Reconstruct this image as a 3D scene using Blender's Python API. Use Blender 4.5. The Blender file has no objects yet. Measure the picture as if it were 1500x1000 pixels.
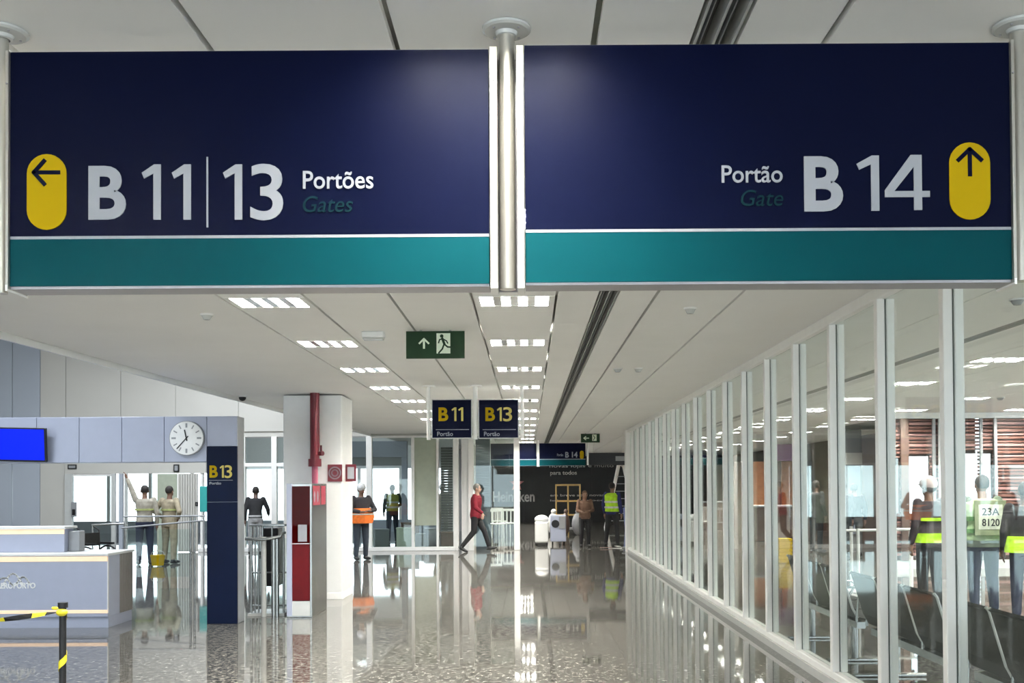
import bpy, bmesh, math, random
from mathutils import Vector, Matrix
random.seed(4)
S = bpy.context.scene
COL = S.collection
R = math.radians
PI = math.pi

# ------------------------------------------------------------------ camera
F = 1500.0                     # focal length in pixels of the 1500 px wide frame
CX, CY = 774.0, 686.0
EYE = Vector((0, 0, 1.65))
ROT = (Matrix.Rotation(R(90 + 1.0), 3, 'X') @ Matrix.Rotation(R(-0.35), 3, 'Z'))
cam = bpy.data.cameras.new('camera')
cam.sensor_width = 36.0
cam.lens = 36.0 * F / 1500
cam.shift_x = (750 - CX) / 1500
cam.shift_y = (CY - 500) / 1500
cam.clip_start = 0.05
cam.clip_end = 300
camo = bpy.data.objects.new('camera', cam)
camo.matrix_world = Matrix.Translation(EYE) @ ROT.to_4x4()
COL.objects.link(camo)
S.camera = camo


def pt(px, py, Y):
    d = ROT @ Vector(((px - CX) / F, -(py - CY) / F, -1))
    return EYE + d * (Y / d.y)


def X_(px, Y, py=712): return pt(px, py, Y).x
def Z_(py, Y, px=774): return pt(px, py, Y).z


# ------------------------------------------------------------------ world, exposure
W = bpy.data.worlds.new('World')
S.world = W
W.use_nodes = True
bg = W.node_tree.nodes['Background']
bg.inputs[0].default_value = (0.80, 0.92, 1.0, 1)
bg.inputs[1].default_value = 1.1
S.view_settings.view_transform = 'Standard'
S.view_settings.look = 'None'
S.view_settings.gamma = 1
S.view_settings.exposure = 2.3
S.view_settings.use_curve_mapping = False
S.cycles.max_bounces = 9
S.cycles.diffuse_bounces = 4
S.cycles.glossy_bounces = 5
S.cycles.transparent_max_bounces = 24
S.cycles.sample_clamp_indirect = 6
S.cycles.caustics_reflective = False
S.cycles.caustics_refractive = False
S.cycles.use_denoising = True
LAMP_W = 62.0                 # watts of each ceiling luminaire
HALL_FILL_W = 60.0  # watts of each fill light added to the left hall

# ------------------------------------------------------------------ materials
MATS = {}


def mat(name, col, rough=0.5, metal=0.0, var=0.05, scale=8.0, bump=0.0, spec=0.5, emit=0.0, coat=0.0):
    if name in MATS: return MATS[name]
    m = bpy.data.materials.new(name)
    m.use_nodes = True
    nt = m.node_tree
    b = nt.nodes['Principled BSDF']
    c = tuple(col) + (1,) if len(col) == 3 else col
    tc = nt.nodes.new('ShaderNodeTexCoord')
    nz = nt.nodes.new('ShaderNodeTexNoise')
    nz.inputs['Scale'].default_value = scale
    nz.inputs['Detail'].default_value = 3
    nt.links.new(tc.outputs['Object'], nz.inputs['Vector'])
    rp = nt.nodes.new('ShaderNodeMapRange')
    rp.inputs['From Min'].default_value = 0.3
    rp.inputs['From Max'].default_value = 0.7
    rp.inputs['To Min'].default_value = 1 - var
    rp.inputs['To Max'].default_value = 1 + var
    nt.links.new(nz.outputs['Fac'], rp.inputs['Value'])
    mx = nt.nodes.new('ShaderNodeVectorMath')
    mx.operation = 'SCALE'
    mx.inputs[0].default_value = c[:3]
    nt.links.new(rp.outputs['Result'], mx.inputs['Scale'])
    nt.links.new(mx.outputs[0], b.inputs['Base Color'])
    b.inputs['Roughness'].default_value = rough
    b.inputs['Metallic'].default_value = metal
    b.inputs['Specular IOR Level'].default_value = spec
    b.inputs['Coat Weight'].default_value = coat
    if emit:
        b.inputs['Emission Color'].default_value = c
        b.inputs['Emission Strength'].default_value = emit
    if bump:
        bp = nt.nodes.new('ShaderNodeBump')
        bp.inputs['Strength'].default_value = bump
        bp.inputs['Distance'].default_value = 0.01
        nt.links.new(nz.outputs['Fac'], bp.inputs['Height'])
        nt.links.new(bp.outputs[0], b.inputs['Normal'])
    MATS[name] = m
    return m


def glass_mat(name, tint, base=0.05, rough=0.0, power=5.0):
    m = bpy.data.materials.new(name)
    m.use_nodes = True
    nt = m.node_tree
    nt.nodes.remove(nt.nodes['Principled BSDF'])
    out = nt.nodes['Material Output']
    tr = nt.nodes.new('ShaderNodeBsdfTransparent')
    tr.inputs[0].default_value = tuple(tint) + (1,)
    gl = nt.nodes.new('ShaderNodeBsdfGlossy')
    gl.inputs['Roughness'].default_value = rough
    gl.inputs[0].default_value = (0.92, 0.97, 0.95, 1)
    lw = nt.nodes.new('ShaderNodeLayerWeight')
    lw.inputs['Blend'].default_value = 0.5
    pw = nt.nodes.new('ShaderNodeMath'); pw.operation = 'POWER'
    pw.inputs[1].default_value = power
    ad = nt.nodes.new('ShaderNodeMath'); ad.operation = 'MULTIPLY_ADD'
    ad.inputs[1].default_value = 0.55
    ad.inputs[2].default_value = base
    mix = nt.nodes.new('ShaderNodeMixShader')
    nt.links.new(lw.outputs['Facing'], pw.inputs[0])
    nt.links.new(pw.outputs[0], ad.inputs[0])
    nt.links.new(ad.outputs[0], mix.inputs[0])
    nt.links.new(tr.outputs[0], mix.inputs[1])
    nt.links.new(gl.outputs[0], mix.inputs[2])
    nt.links.new(mix.outputs[0], out.inputs[0])
    MATS[name] = m
    return m


def granite():
    m = bpy.data.materials.new('polished_granite')
    m.use_nodes = True
    nt = m.node_tree
    b = nt.nodes['Principled BSDF']
    tc = nt.nodes.new('ShaderNodeTexCoord')
    v1 = nt.nodes.new('ShaderNodeTexVoronoi'); v1.inputs['Scale'].default_value = 42
    nz = nt.nodes.new('ShaderNodeTexNoise'); nz.inputs['Scale'].default_value = 19; nz.inputs['Detail'].default_value = 8
    nz.inputs['Roughness'].default_value = 0.75
    n2 = nt.nodes.new('ShaderNodeTexNoise'); n2.inputs['Scale'].default_value = 0.9
    for n in (v1, nz, n2): nt.links.new(tc.outputs['Object'], n.inputs['Vector'])
    cr = nt.nodes.new('ShaderNodeValToRGB')
    e = cr.color_ramp.elements
    e[0].position = 0.40; e[0].color = (0.020, 0.019, 0.017, 1)
    e[1].position = 0.60; e[1].color = (0.31, 0.30, 0.27, 1)
    k = cr.color_ramp.elements.new(0.48); k.color = (0.085, 0.082, 0.073, 1)
    nt.links.new(nz.outputs['Fac'], cr.inputs[0])
    hs = nt.nodes.new('ShaderNodeMix'); hs.data_type = 'RGBA'; hs.blend_type = 'MULTIPLY'
    hs.inputs[0].default_value = 0.55
    nt.links.new(cr.outputs[0], hs.inputs[6])
    c2 = nt.nodes.new('ShaderNodeValToRGB')
    c2.color_ramp.elements[0].color = (0.45, 0.43, 0.40, 1)
    c2.color_ramp.elements[1].color = (1, 1, 1, 1)
    sp = nt.nodes.new('ShaderNodeSeparateColor')
    nt.links.new(v1.outputs['Color'], sp.inputs[0])
    nt.links.new(sp.outputs[0], c2.inputs[0])
    nt.links.new(c2.outputs[0], hs.inputs[7])
    # thin joints of the 0.6 m tiles
    br = nt.nodes.new('ShaderNodeTexBrick')
    br.offset = 0
    br.inputs['Scale'].default_value = 1.0
    br.inputs['Brick Width'].default_value = 0.6
    br.inputs['Row Height'].default_value = 0.6
    br.inputs['Mortar Size'].default_value = 0.0018
    br.inputs['Color1'].default_value = (1, 1, 1, 1)
    br.inputs['Color2'].default_value = (0.93, 0.93, 0.93, 1)
    br.inputs['Mortar'].default_value = (0.55, 0.53, 0.5, 1)
    nt.links.new(tc.outputs['Object'], br.inputs['Vector'])
    h2 = nt.nodes.new('ShaderNodeMix'); h2.data_type = 'RGBA'; h2.blend_type = 'MULTIPLY'; h2.inputs[0].default_value = 1
    nt.links.new(hs.outputs[2], h2.inputs[6])
    nt.links.new(br.outputs['Color'], h2.inputs[7])
    nt.links.new(h2.outputs[2], b.inputs['Base Color'])
    rr = nt.nodes.new('ShaderNodeMapRange')
    rr.inputs['To Min'].default_value = 0.02
    rr.inputs['To Max'].default_value = 0.06
    nt.links.new(n2.outputs['Fac'], rr.inputs['Value'])
    nt.links.new(rr.outputs[0], b.inputs['Roughness'])
    b.inputs['Specular IOR Level'].default_value = 0.6
    bp = nt.nodes.new('ShaderNodeBump'); bp.inputs['Strength'].default_value = 0.006; bp.inputs['Distance'].default_value = 0.01
    n3 = nt.nodes.new('ShaderNodeTexNoise'); n3.inputs['Scale'].default_value = 3.0
    nt.links.new(tc.outputs['Object'], n3.inputs['Vector'])
    nt.links.new(n3.outputs['Fac'], bp.inputs['Height'])
    nt.links.new(bp.outputs[0], b.inputs['Normal'])
    MATS['granite'] = m
    return m


M_GRAN = granite()
M_CEIL = mat('ceiling_metal_white', (0.94, 0.94, 0.92), 0.55, var=0.02, scale=1.5)
M_GYP = mat('ceiling_plaster', (0.94, 0.94, 0.93), 0.8, var=0.02, scale=1.0)
M_GAP = mat('ceiling_gap_grey', (0.55, 0.55, 0.52), 0.7)
M_DARK = mat('slot_black', (0.015, 0.015, 0.015), 0.6)
M_WHITE = mat('white_paint', (0.80, 0.80, 0.78), 0.45, var=0.02)
M_FRAME = mat('white_aluminium', (0.90, 0.89, 0.86), 0.35, var=0.02)
M_SILL = mat('sill_aluminium', (0.55, 0.56, 0.54), 0.25, var=0.03)
M_GASK = mat('grey_gasket', (0.12, 0.13, 0.12), 0.6)
M_PALE = mat('pale_blue_laminate', (0.39, 0.42, 0.53), 0.3, var=0.02)
M_WALLB = mat('beige_wall_panel', (0.56, 0.545, 0.50), 0.6, var=0.03, scale=0.8)
M_WALLG = mat('bluish_wall_panel', (0.42, 0.46, 0.52), 0.5, var=0.03, scale=0.8)
M_NAVY = mat('sign_navy', (0.0012, 0.0026, 0.016), 0.42, var=0.10, scale=0.7, spec=0.05)
M_TEAL = mat('sign_teal', (0.0, 0.050, 0.060), 0.5, var=0.04, scale=1.0, spec=0.06)
M_LET = mat('letter_white', (0.31, 0.32, 0.345), 0.5, var=0.01)
M_LTEAL = mat('letter_teal', (0.005, 0.026, 0.032), 0.6, spec=0.05)
M_YEL = mat('sign_yellow', (0.45, 0.30, 0.0), 0.6, var=0.02, spec=0.1)
M_LYEL = mat('letter_yellow', (0.60, 0.48, 0.10), 0.5, var=0.02)
M_TUBE = mat('brushed_aluminium', (0.50, 0.485, 0.44), 0.28, 0.75, var=0.04, scale=3)
M_BEZ = mat('sign_frame_grey', (0.36, 0.35, 0.37), 0.4, 0.3)
M_STEEL = mat('stainless_steel', (0.36, 0.37, 0.36), 0.25, 0.9, var=0.12, scale=4)
M_COLG = mat('column_side_grey', (0.38, 0.40, 0.42), 0.35, 0.4)
M_COLB = mat('column_navy', (0.002, 0.006, 0.026), 0.3, var=0.1, scale=2, spec=0.08)
M_RED = mat('fire_red', (0.13, 0.003, 0.011), 0.4, var=0.05)
M_REDD = mat('cabinet_dark_red', (0.10, 0.002, 0.004), 0.3, var=0.1, spec=.15)
M_GREEN = mat('exit_green', (0.008, 0.035, 0.010), 0.4, spec=0.2, var=0.1)
M_EXW = mat('exit_pictogram', (0.80, 0.88, 0.70), 0.5)
M_BLACK = mat('black_plastic', (0.012, 0.012, 0.013), 0.4, spec=0.3)
M_TAPEY = mat('tape_yellow', (0.80, 0.68, 0.03), 0.4)
M_SCREEN = mat('blue_screen', (0.0, 0.008, 0.6), 0.3, emit=0.35, spec=.2)
M_CLOCK = mat('clock_face', (0.85, 0.85, 0.84), 0.4)
M_WARM = mat('warm_led_strip', (0.9, 0.62, 0.42), 0.5, emit=0.12)
M_GREY = mat('mid_grey', (0.30, 0.31, 0.32), 0.5)
M_SLAT = mat('brown_slat', (0.17, 0.075, 0.055), 0.5, var=0.15)
M_SLATP = mat('pink_brown_slat', (0.40, 0.22, 0.20), 0.45, var=0.1)
M_HOARD = mat('dark_hoarding', (0.013, 0.013, 0.013), 0.35, spec=0.25, var=0.2, scale=0.8)
M_HTEXT = mat('hoarding_lettering', (0.65, 0.62, 0.60), 0.6)
M_PINK = mat('pale_red_star', (0.70, 0.25, 0.25), 0.5)
M_GREENP = mat('greenish_panel', (0.40, 0.44, 0.34), 0.5)
M_SEAT = mat('dark_mesh_seat', (0.026, 0.025, 0.023), 0.6, spec=0.2, var=0.15, scale=40, bump=0.2)
M_ORANGE = mat('orange_board', (0.42, 0.16, 0.06), 0.5, var=0.2)
M_PURPLE = mat('purple_fascia', (0.38, 0.13, 0.40), 0.5)
M_TURQ = mat('turquoise_board', (0.03, 0.35, 0.33), 0.5)
M_BROWN = mat('dark_brown_panel', (0.10, 0.06, 0.045), 0.5, var=0.2)
M_GLASS = glass_mat('partition_glass', (0.965, 0.985, 0.975), base=0.018)
M_GLASSF = glass_mat('facade_glass', (0.92, 0.97, 0.96), base=0.04)
M_GLASSR = glass_mat('red_tinted_glass', (0.70, 0.35, 0.35), base=0.004)
M_LOUV = mat('louvre_reflector', (0.75, 0.76, 0.76), 0.2, 0.5)


# ------------------------------------------------------------------ mesh collector
class MB:
    def __init__(s, o=(0, 0, 0)):
        s.v, s.f, s.o, s.sm = [], [], Vector(o), []

    def add(s, vs, fs, smooth=False):
        n = len(s.v)
        s.v += [tuple(Vector(v) - s.o) for v in vs]
        s.f += [tuple(i + n for i in f) for f in fs]
        s.sm += [smooth] * len(fs)
        return s

    def box(s, x0, x1, y0, y1, z0, z1):
        vs = [(x, y, z) for x in (x0, x1) for y in (y0, y1) for z in (z0, z1)]
        return s.add(vs, [(0, 1, 3, 2), (4, 6, 7, 5), (0, 4, 5, 1), (2, 3, 7, 6), (0, 2, 6, 4), (1, 5, 7, 3)])

    def bbox(s, x0, x1, y0, y1, z0, z1, b=0.01):
        bm = bmesh.new()
        bmesh.ops.create_cube(bm, size=1)
        for v in bm.verts:
            v.co = Vector(((x0 + x1) / 2 + v.co.x * (x1 - x0), (y0 + y1) / 2 + v.co.y * (y1 - y0), (z0 + z1) / 2 + v.co.z * (z1 - z0)))
        bmesh.ops.bevel(bm, geom=list(bm.edges), offset=b, segments=2, affect='EDGES', profile=0.5)
        bm.verts.index_update()
        s.add([v.co.copy() for v in bm.verts], [[v.index for v in f.verts] for f in bm.faces])
        bm.free()
        return s

    def rod(s, a, b, r, r2=None, n=12, cap=True):
        a, b = Vector(a), Vector(b)
        r2 = r if r2 is None else r2
        d = (b - a).normalized()
        u = d.orthogonal().normalized()
        w = d.cross(u)
        vs = []
        for p, rr in ((a, r), (b, r2)):
            for i in range(n):
                t = 2 * PI * i / n
                vs.append(p + (u * math.cos(t) + w * math.sin(t)) * rr)
        s.add(vs, [(i, (i + 1) % n, n + (i + 1) % n, n + i) for i in range(n)], True)
        if cap: s.add(vs, [tuple(range(n))[::-1], tuple(range(n, 2 * n))])
        return s

    def tube(s, pts, r, n=8):
        pts = [Vector(p) for p in pts]
        vs, fs = [], []
        u = None
        for k, p in enumerate(pts):
            d = (pts[min(k + 1, len(pts) - 1)] - pts[max(k - 1, 0)]).normalized()
            u = d.orthogonal().normalized() if u is None else (u - d * u.dot(d)).normalized()
            w = d.cross(u)
            for i in range(n):
                t = 2 * PI * i / n
                vs.append(p + (u * math.cos(t) + w * math.sin(t)) * r)
        for k in range(len(pts) - 1):
            for i in range(n):
                fs.append((k * n + i, k * n + (i + 1) % n, (k + 1) * n + (i + 1) % n, (k + 1) * n + i))
        m = (len(pts) - 1) * n
        s.add(vs, fs, True)
        s.add(vs, [tuple(range(n))[::-1], tuple(range(m, m + n))])
        return s

    def ell(s, c, r, nu=14, nv=9, rot=None):
        c = Vector(c)
        vs, fs = [], []
        for j in range(nv + 1):
            ph = PI * j / nv
            for i in range(nu):
                t = 2 * PI * i / nu
                p = Vector((r[0] * math.sin(ph) * math.cos(t), r[1] * math.sin(ph) * math.sin(t), r[2] * math.cos(ph)))
                vs.append(c + (rot @ p if rot else p))
        for j in range(nv):
            for i in range(nu):
                fs.append((j * nu + i, (j + 1) * nu + i, (j + 1) * nu + (i + 1) % nu, j * nu + (i + 1) % nu))
        return s.add(vs, fs, True)

    def loft(s, rings, n=18):
        """rings: (centre, rx, ry) horizontal ellipses"""
        vs, fs = [], []
        for c, rx, ry in rings:
            for i in range(n):
                t = 2 * PI * i / n
                vs.append(Vector(c) + Vector((rx * math.cos(t), ry * math.sin(t), 0)))
        for k in range(len(rings) - 1):
            for i in range(n):
                fs.append((k * n + i, k * n + (i + 1) % n, (k + 1) * n + (i + 1) % n, (k + 1) * n + i))
        m = (len(rings) - 1) * n
        s.add(vs, fs, True)
        s.add(vs, [tuple(range(n))[::-1], tuple(range(m, m + n))])
        return s

    def prism(s, poly, y0, y1):
        """polygon in x,z extruded along y"""
        n = len(poly)
        vs = [(x, y0, z) for x, z in poly] + [(x, y1, z) for x, z in poly]
        fs = [tuple(range(n)), tuple(range(2 * n - 1, n - 1, -1))]
        fs += [(i, i + n, (i + 1) % n + n, (i + 1) % n) for i in range(n)]
        return s.add(vs, fs)

    def mesh(s, name):
        me = bpy.data.meshes.new(name)
        me.from_pydata(s.v, [], s.f)
        me.polygons.foreach_set('use_smooth', s.sm)
        me.update()
        bm = bmesh.new()
        bm.from_mesh(me)
        bmesh.ops.recalc_face_normals(bm, faces=bm.faces)
        bm.to_mesh(me)
        bm.free()
        return me

    def build(s, name, m, parent=None, at=None):
        me = s.mesh(name)
        me.materials.append(m)
        o = bpy.data.objects.new(name, me)
        COL.objects.link(o)
        if parent: o.parent = parent
        if at is not None: o.location = at
        elif parent is None: o.location = s.o
        return o


def tag(o, label, cat, group=None, kind=None):
    o['label'] = label
    o['category'] = cat
    if group: o['group'] = group
    if kind: o['kind'] = kind
    return o


def thing(name, label, cat, loc=(0, 0, 0), rz=0.0, group=None):
    o = bpy.data.objects.new(name, None)
    o.empty_display_size = 0.1
    o.location = loc
    o.rotation_euler = (0, 0, rz)
    COL.objects.link(o)
    return tag(o, label, cat, group)


def struct(name, mb, m):
    o = mb.build(name, m)
    o['kind'] = 'structure'
    return o


def copy_tree(o, parent=None):
    c = o.copy()
    COL.objects.link(c)
    c.parent = parent
    for ch in list(o.children): copy_tree(ch, c)
    return c


def text_mesh(s, x0, x1, z0, z1, y, th=0.004, off=0.0, shear=0.0, o=(0, 0, 0)):
    """lettering fitted into a rectangle facing -Y; returns an MB"""
    c = bpy.data.curves.new('t', 'FONT')
    c.body = s
    c.size = 1
    c.offset = off
    c.shear = shear
    c.resolution_u = 5
    ob = bpy.data.objects.new('t', c)
    COL.objects.link(ob)
    dg = bpy.context.evaluated_depsgraph_get()
    me = bpy.data.meshes.new_from_object(ob.evaluated_get(dg))
    xs = [v.co.x for v in me.vertices]
    zs = [v.co.y for v in me.vertices]
    ax, bx, az, bz = min(xs), max(xs), min(zs), max(zs)
    mb = MB(o)
    f = lambda v: (x0 + (v.co.x - ax) / (bx - ax) * (x1 - x0), z0 + (v.co.y - az) / (bz - az) * (z1 - z0))
    front = [(f(v)[0], y - th, f(v)[1]) for v in me.vertices]
    back = [(f(v)[0], y, f(v)[1]) for v in me.vertices]
    n = len(front)
    fs = [tuple(p.vertices) for p in me.polygons]
    ed = {}
    for p in fs:
        for i in range(len(p)):
            e = (p[i], p[(i + 1) % len(p)])
            ed[e] = ed.get(e, 0) + 1
    side = [(a, b, b + n, a + n) for (a, b) in ed if (b, a) not in ed]
    mb.add(front + back, fs + side)
    bpy.data.objects.remove(ob)
    bpy.data.meshes.remove(me)
    bpy.data.curves.remove(c)
    return mb


def glyph_one(mb, x0, x1, z0, z1, y, sw, th=0.004):
    w, h = x1 - x0, z1 - z0
    mb.prism([(x1, z0), (x1, z1), (x1 - sw * 0.9, z1), (x0, z1 - h * 0.15), (x0 + w * 0.12, z1 - h * 0.255), (x1 - sw, z1 - h * 0.16), (x1 - sw, z0)], y - th, y)


def glyph_four(mb, x0, x1, z0, z1, y, sw, th=0.004):
    w, h = x1 - x0, z1 - z0
    sx = x0 + w * 0.645
    mb.box(sx, sx + sw, y - th, y, z0, z1)
    mb.box(x0, x1, y - th * 1.02, y, z0 + h * 0.235, z0 + h * 0.345)
    mb.prism([(x0, z0 + h * 0.30), (x0, z0 + h * 0.36), (x0 + w * 0.58, z1), (sx + sw, z1), (sx + sw * 0.7, z1 - 0.09 * h), (x0 + w * 0.17, z0 + h * 0.30)], y - th * 0.98, y)


def capsule_poly(x0, x1, z0, z1, n=14):
    r = (x1 - x0) / 2
    cx = (x0 + x1) / 2
    p = [(cx + r * math.cos(PI * i / n), z1 - r + r * math.sin(PI * i / n)) for i in range(n + 1)]
    p += [(cx + r * math.cos(PI + PI * i / n), z0 + r + r * math.sin(PI + PI * i / n)) for i in range(n + 1)]
    return p


def stroke(mb, pts, w, y, th):
    """thick polyline in x,z"""
    for a, b in zip(pts[:-1], pts[1:]):
        a, b = Vector(a), Vector(b)
        d = (b - a).normalized()
        n = Vector((-d.y, d.x)) * w / 2
        e = d * w * 0.3
        mb.prism([tuple(a - e + n), tuple(b + e + n), tuple(b + e - n), tuple(a - e - n)], y - th, y)


# ------------------------------------------------------------------ floor and ceiling
CZ = 3.04
XW = 2.52                       # glass partition plane
fl = struct('floor', MB().box(-24, 16, -5, 50, -0.2, 0), M_GRAN)

LIGHT_Y = [-4.0, -1.9, 0.3, 2.58, 5.30] + [7.66 + 2.22 * i for i in range(17)]  # entries at and behind the camera: unseen lights added to brighten signs, ceiling
LEFT_LY = [7.66 + 2.22 * i for i in range(-5, 8)]  # near end likewise runs on unseen behind the camera, added for light
FH = 0.21                       # half length of a luminaire
SLAB = [(-5.0, -5), (16, -5), (16, 20.2), (7.6, 20.2), (9.6, 26.6), (9.6, 50), (-3.6, 50), (-4.05, 27), (-4.62, 9.1)]
NS = len(SLAB)
ce = struct('ceiling', MB().add([(x, y, z) for z in (CZ + 0.14, CZ + 0.30) for (x, y) in SLAB],
                                [tuple(range(NS)), tuple(range(2 * NS - 1, NS - 1, -1))] + [(i, i + NS, (i + 1) % NS + NS, (i + 1) % NS) for i in range(NS)]), M_GAP)
# plaster areas
g = MB()
g.add([(x, y, z) for z in (CZ, CZ + 0.14) for (x, y) in ((-5.0, -5), (-2.25, -5), (-2.25, 50), (-3.6, 50), (-4.05, 27), (-4.62, 9.1))],
      [(0, 1, 2, 3, 4, 5), (11, 10, 9, 8, 7, 6), (0, 6, 7, 1), (1, 7, 8, 2), (2, 8, 9, 3), (3, 9, 10, 4), (4, 10, 11, 5), (5, 11, 6, 0)])
g.build('plaster_panel', M_GYP, ce)
MB().box(1.565, XW + 0.07, -5, 50, CZ, CZ + 0.14).build('plaster_panel', M_GYP, ce)
MB().add([(-5.02, -5, CZ - 0.06), (-4.64, 9.1, CZ - 0.06), (-4.07, 27, CZ - 0.06), (-5.05, -5, CZ - 0.06), (-4.67, 9.1, CZ - 0.06), (-4.10, 27, CZ - 0.06),
          (-5.02, -5, CZ + 0.30), (-4.64, 9.1, CZ + 0.30), (-4.07, 27, CZ + 0.30), (-5.05, -5, CZ + 0.30), (-4.67, 9.1, CZ + 0.30), (-4.10, 27, CZ + 0.30)],
         [(0, 1, 7, 6), (1, 2, 8, 7), (3, 9, 10, 4), (4, 10, 11, 5), (0, 3, 4, 1), (1, 4, 5, 2), (6, 7, 10, 9), (7, 8, 11, 10), (0, 6, 9, 3), (2, 5, 11, 8)]).build('edge_trim', M_WHITE, ce)

strips = [(-2.24, -1.62, LEFT_LY), (-1.62, -1.00, []), (-1.00, -0.41, []), (-0.41, 0.215, LIGHT_Y), (0.215, 0.525, []), (0.655, 0.94, []), (0.94, 1.555, [])]
GAP = 0.011


def strip_panels(x0, x1, lys, ya=-5, yb=50, fh=FH, gap=GAP):
    cuts = sorted(lys)
    y = ya
    for c in cuts + [None]:
        e = yb if c is None else c - fh
        n = max(1, round((e - y) / 4.5))
        for i in range(n):
            a = y + (e - y) * i / n
            b = y + (e - y) * (i + 1) / n
            MB().box(x0 + gap, x1 - gap, a + 0.0012, b - 0.0012, CZ, CZ + 0.03).build('ceiling_panel', M_CEIL, ce)
        if c is not None: y = c + fh


for a, b, l in strips: strip_panels(a, b, l)
# linear slot diffuser: two black slots between three fine rails
MB().box(0.527, 0.653, -4.9, 47, CZ + 0.07, CZ + 0.1).build('diffuser_back', M_DARK, ce)
for xx in (0.527, 0.5855, 0.645):
    MB().box(xx, xx + 0.008, -4.9, 47, CZ - 0.002, CZ + 0.08).build('diffuser_rail', M_SILL, ce)
for xx in (0.553, 0.615):
    MB().box(xx, xx + 0.004, -4.9, 47, CZ + 0.02, CZ + 0.06).build('diffuser_vane', M_GREY, ce)

# right room ceiling
RLY = [-1.5 + 2.6 * i for i in range(17)]
rs = [(XW + 0.09, 3.35, []), (3.35, 4.20, []), (4.32, 5.0, []), (5.0, 5.62, RLY), (5.62, 6.9, []), (6.9, 7.52, RLY)]
for a, b, l in rs: strip_panels(a, b, l, ya=-5, yb=50, gap=0.006)
RL9 = [y for y in RLY if y < 19.5]
for a, b, l in ((7.52, 9.0, []), (9.0, 9.62, RL9), (9.62, 16, [])): strip_panels(a, b, l, ya=-5, yb=20.1, gap=0.006)
strip_panels(7.52, 9.5, [], ya=26.2, yb=50, gap=0.006)
MB().box(4.20, 4.32, -4.9, 47, CZ + 0.05, CZ + 0.08).build('diffuser_back', M_DARK, ce)
for xx in (4.20, 4.256, 4.312):
    MB().box(xx, xx + 0.008, -4.9, 47, CZ - 0.002, CZ + 0.06).build('diffuser_rail', M_SILL, ce)

# ------------------------------------------------------------------ outer walls
wl = struct('wall_left', MB().box(-16.2, -16, -5, 26.6, 0, 6.2), M_WALLB)
wfl = struct('wall_far_left', MB().box(-24.2, -24, 26.6, 50, 0, 6.2).box(-24.2, -16, 26.62, 26.8, 0, 6.2), M_WHITE)
wr2 = struct('wall_near_right', MB().box(16, 16.2, -5, 6, 0, CZ + 0.3), M_WHITE)
wn = struct('wall_near', MB().box(-16.2, 16.2, -5.2, -5, 0, 0.5).box(-16.2, 16.2, -5.2, -5, 2.85, 6.2), M_WHITE)  # unseen wall, opened to add daylight on ceiling, signs and mullions
for i in range(17): MB().box(-16.1 + i * 2, -16.0 + i * 2, -5.15, -5.05, 0.5, 2.85).build('window_post', M_FRAME, wn)  # posts of that added opening
uc = struct('ceiling_upper', MB().box(-24.2, -3.4, -5.2, 50.2, 6.2, 6.4), M_WHITE)
ug = struct('wall_upper_right', MB().add([(x, y, z) for z in (CZ + 0.30, 6.2) for (x, y) in ((-5.0, -5), (-4.62, 9.1), (-4.05, 27), (-3.6, 50), (-3.5, 50), (-3.95, 27), (-4.52, 9.1), (-4.9, -5))],
            [(0, 1, 9, 8), (1, 2, 10, 9), (2, 3, 11, 10), (3, 4, 12, 11), (4, 5, 13, 12), (5, 6, 14, 13), (6, 7, 15, 14), (7, 0, 8, 15)]), M_WHITE)

# ------------------------------------------------------------------ back wall of the left hall (Y = 26.6)
YB = 26.6
wb = struct('wall_back_left', MB().box(-16, X_(-2, YB), YB + 0.02, YB + 0.2, 3.2, 6.2), M_GASK)
UP = [(-16.0, X_(19, YB), M_WALLG), (X_(19, YB), X_(60, YB), M_WALLG), (X_(60, YB), X_(97, YB), M_WALLB), (X_(97, YB), X_(178, YB), M_WALLB),
      (X_(178, YB), X_(258, YB), M_WALLB), (X_(258, YB), X_(350, YB), M_WALLB), (X_(350, YB), -3.65, M_WALLB)]
for i, (a, b, m) in enumerate(UP):
    gz = 0.012 if i in (0, 1, 3) else 0.004
    MB().bbox(a + gz, b - gz, YB - 0.05, YB, 3.12 if b > X_(100, YB) else 0.0, 6.2, 0.004).build('wall_panel', m, wb)
ZD = Z_(690, YB)
# frieze over the doors and curtain-like ribbed wall
MB().box(X_(97, YB) + 0.01, X_(303, YB), YB - 0.08, YB, ZD, 3.11).build('door_head', M_WALLB, wb)
rb = MB()
x = X_(262, YB)
while x < X_(291, YB):
    rb.bbox(x, x + 0.055, YB - 0.10, YB - 0.02, 0.02, ZD - 0.01, 0.012)
    x += 0.065
rb.build('ribbed_panel', M_WALLB, wb)
# daylight door left, with frames and panes
d1 = thing('glass_door', 'white framed glass double door with bright pale panes behind the counter', 'door', (X_(140, YB), YB - 0.02, 0))
o1 = d1.location
for xx, w in ((97, .20), (165, .10), (176, .10), (184, .06)):
    MB(o1).bbox(X_(xx, YB), X_(xx, YB) + w, YB - 0.10, YB, 0, ZD, 0.006).build('door_post', M_SILL if xx != 176 else M_WALLG, d1)
MB(o1).box(X_(97, YB) + .2, X_(165, YB), YB - 0.06, YB, ZD - 0.06, ZD).build('door_rail', M_FRAME, d1)
MB(o1).box(X_(97, YB) + .2, X_(165, YB), YB - 0.06, YB, 0, 0.08).build('door_rail', M_FRAME, d1)
MB(o1).box(X_(97, YB) + .2, X_(135, YB), YB - 0.03, YB - 0.02, 0.08, ZD - .06).build('door_pane', M_GLASSF, d1)
frost = mat('frosted_pane', (0.62, 0.70, 0.68), 0.5)
fm = frost.node_tree.nodes['Principled BSDF']
fm.inputs['Transmission Weight'].default_value = 0.6
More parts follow.
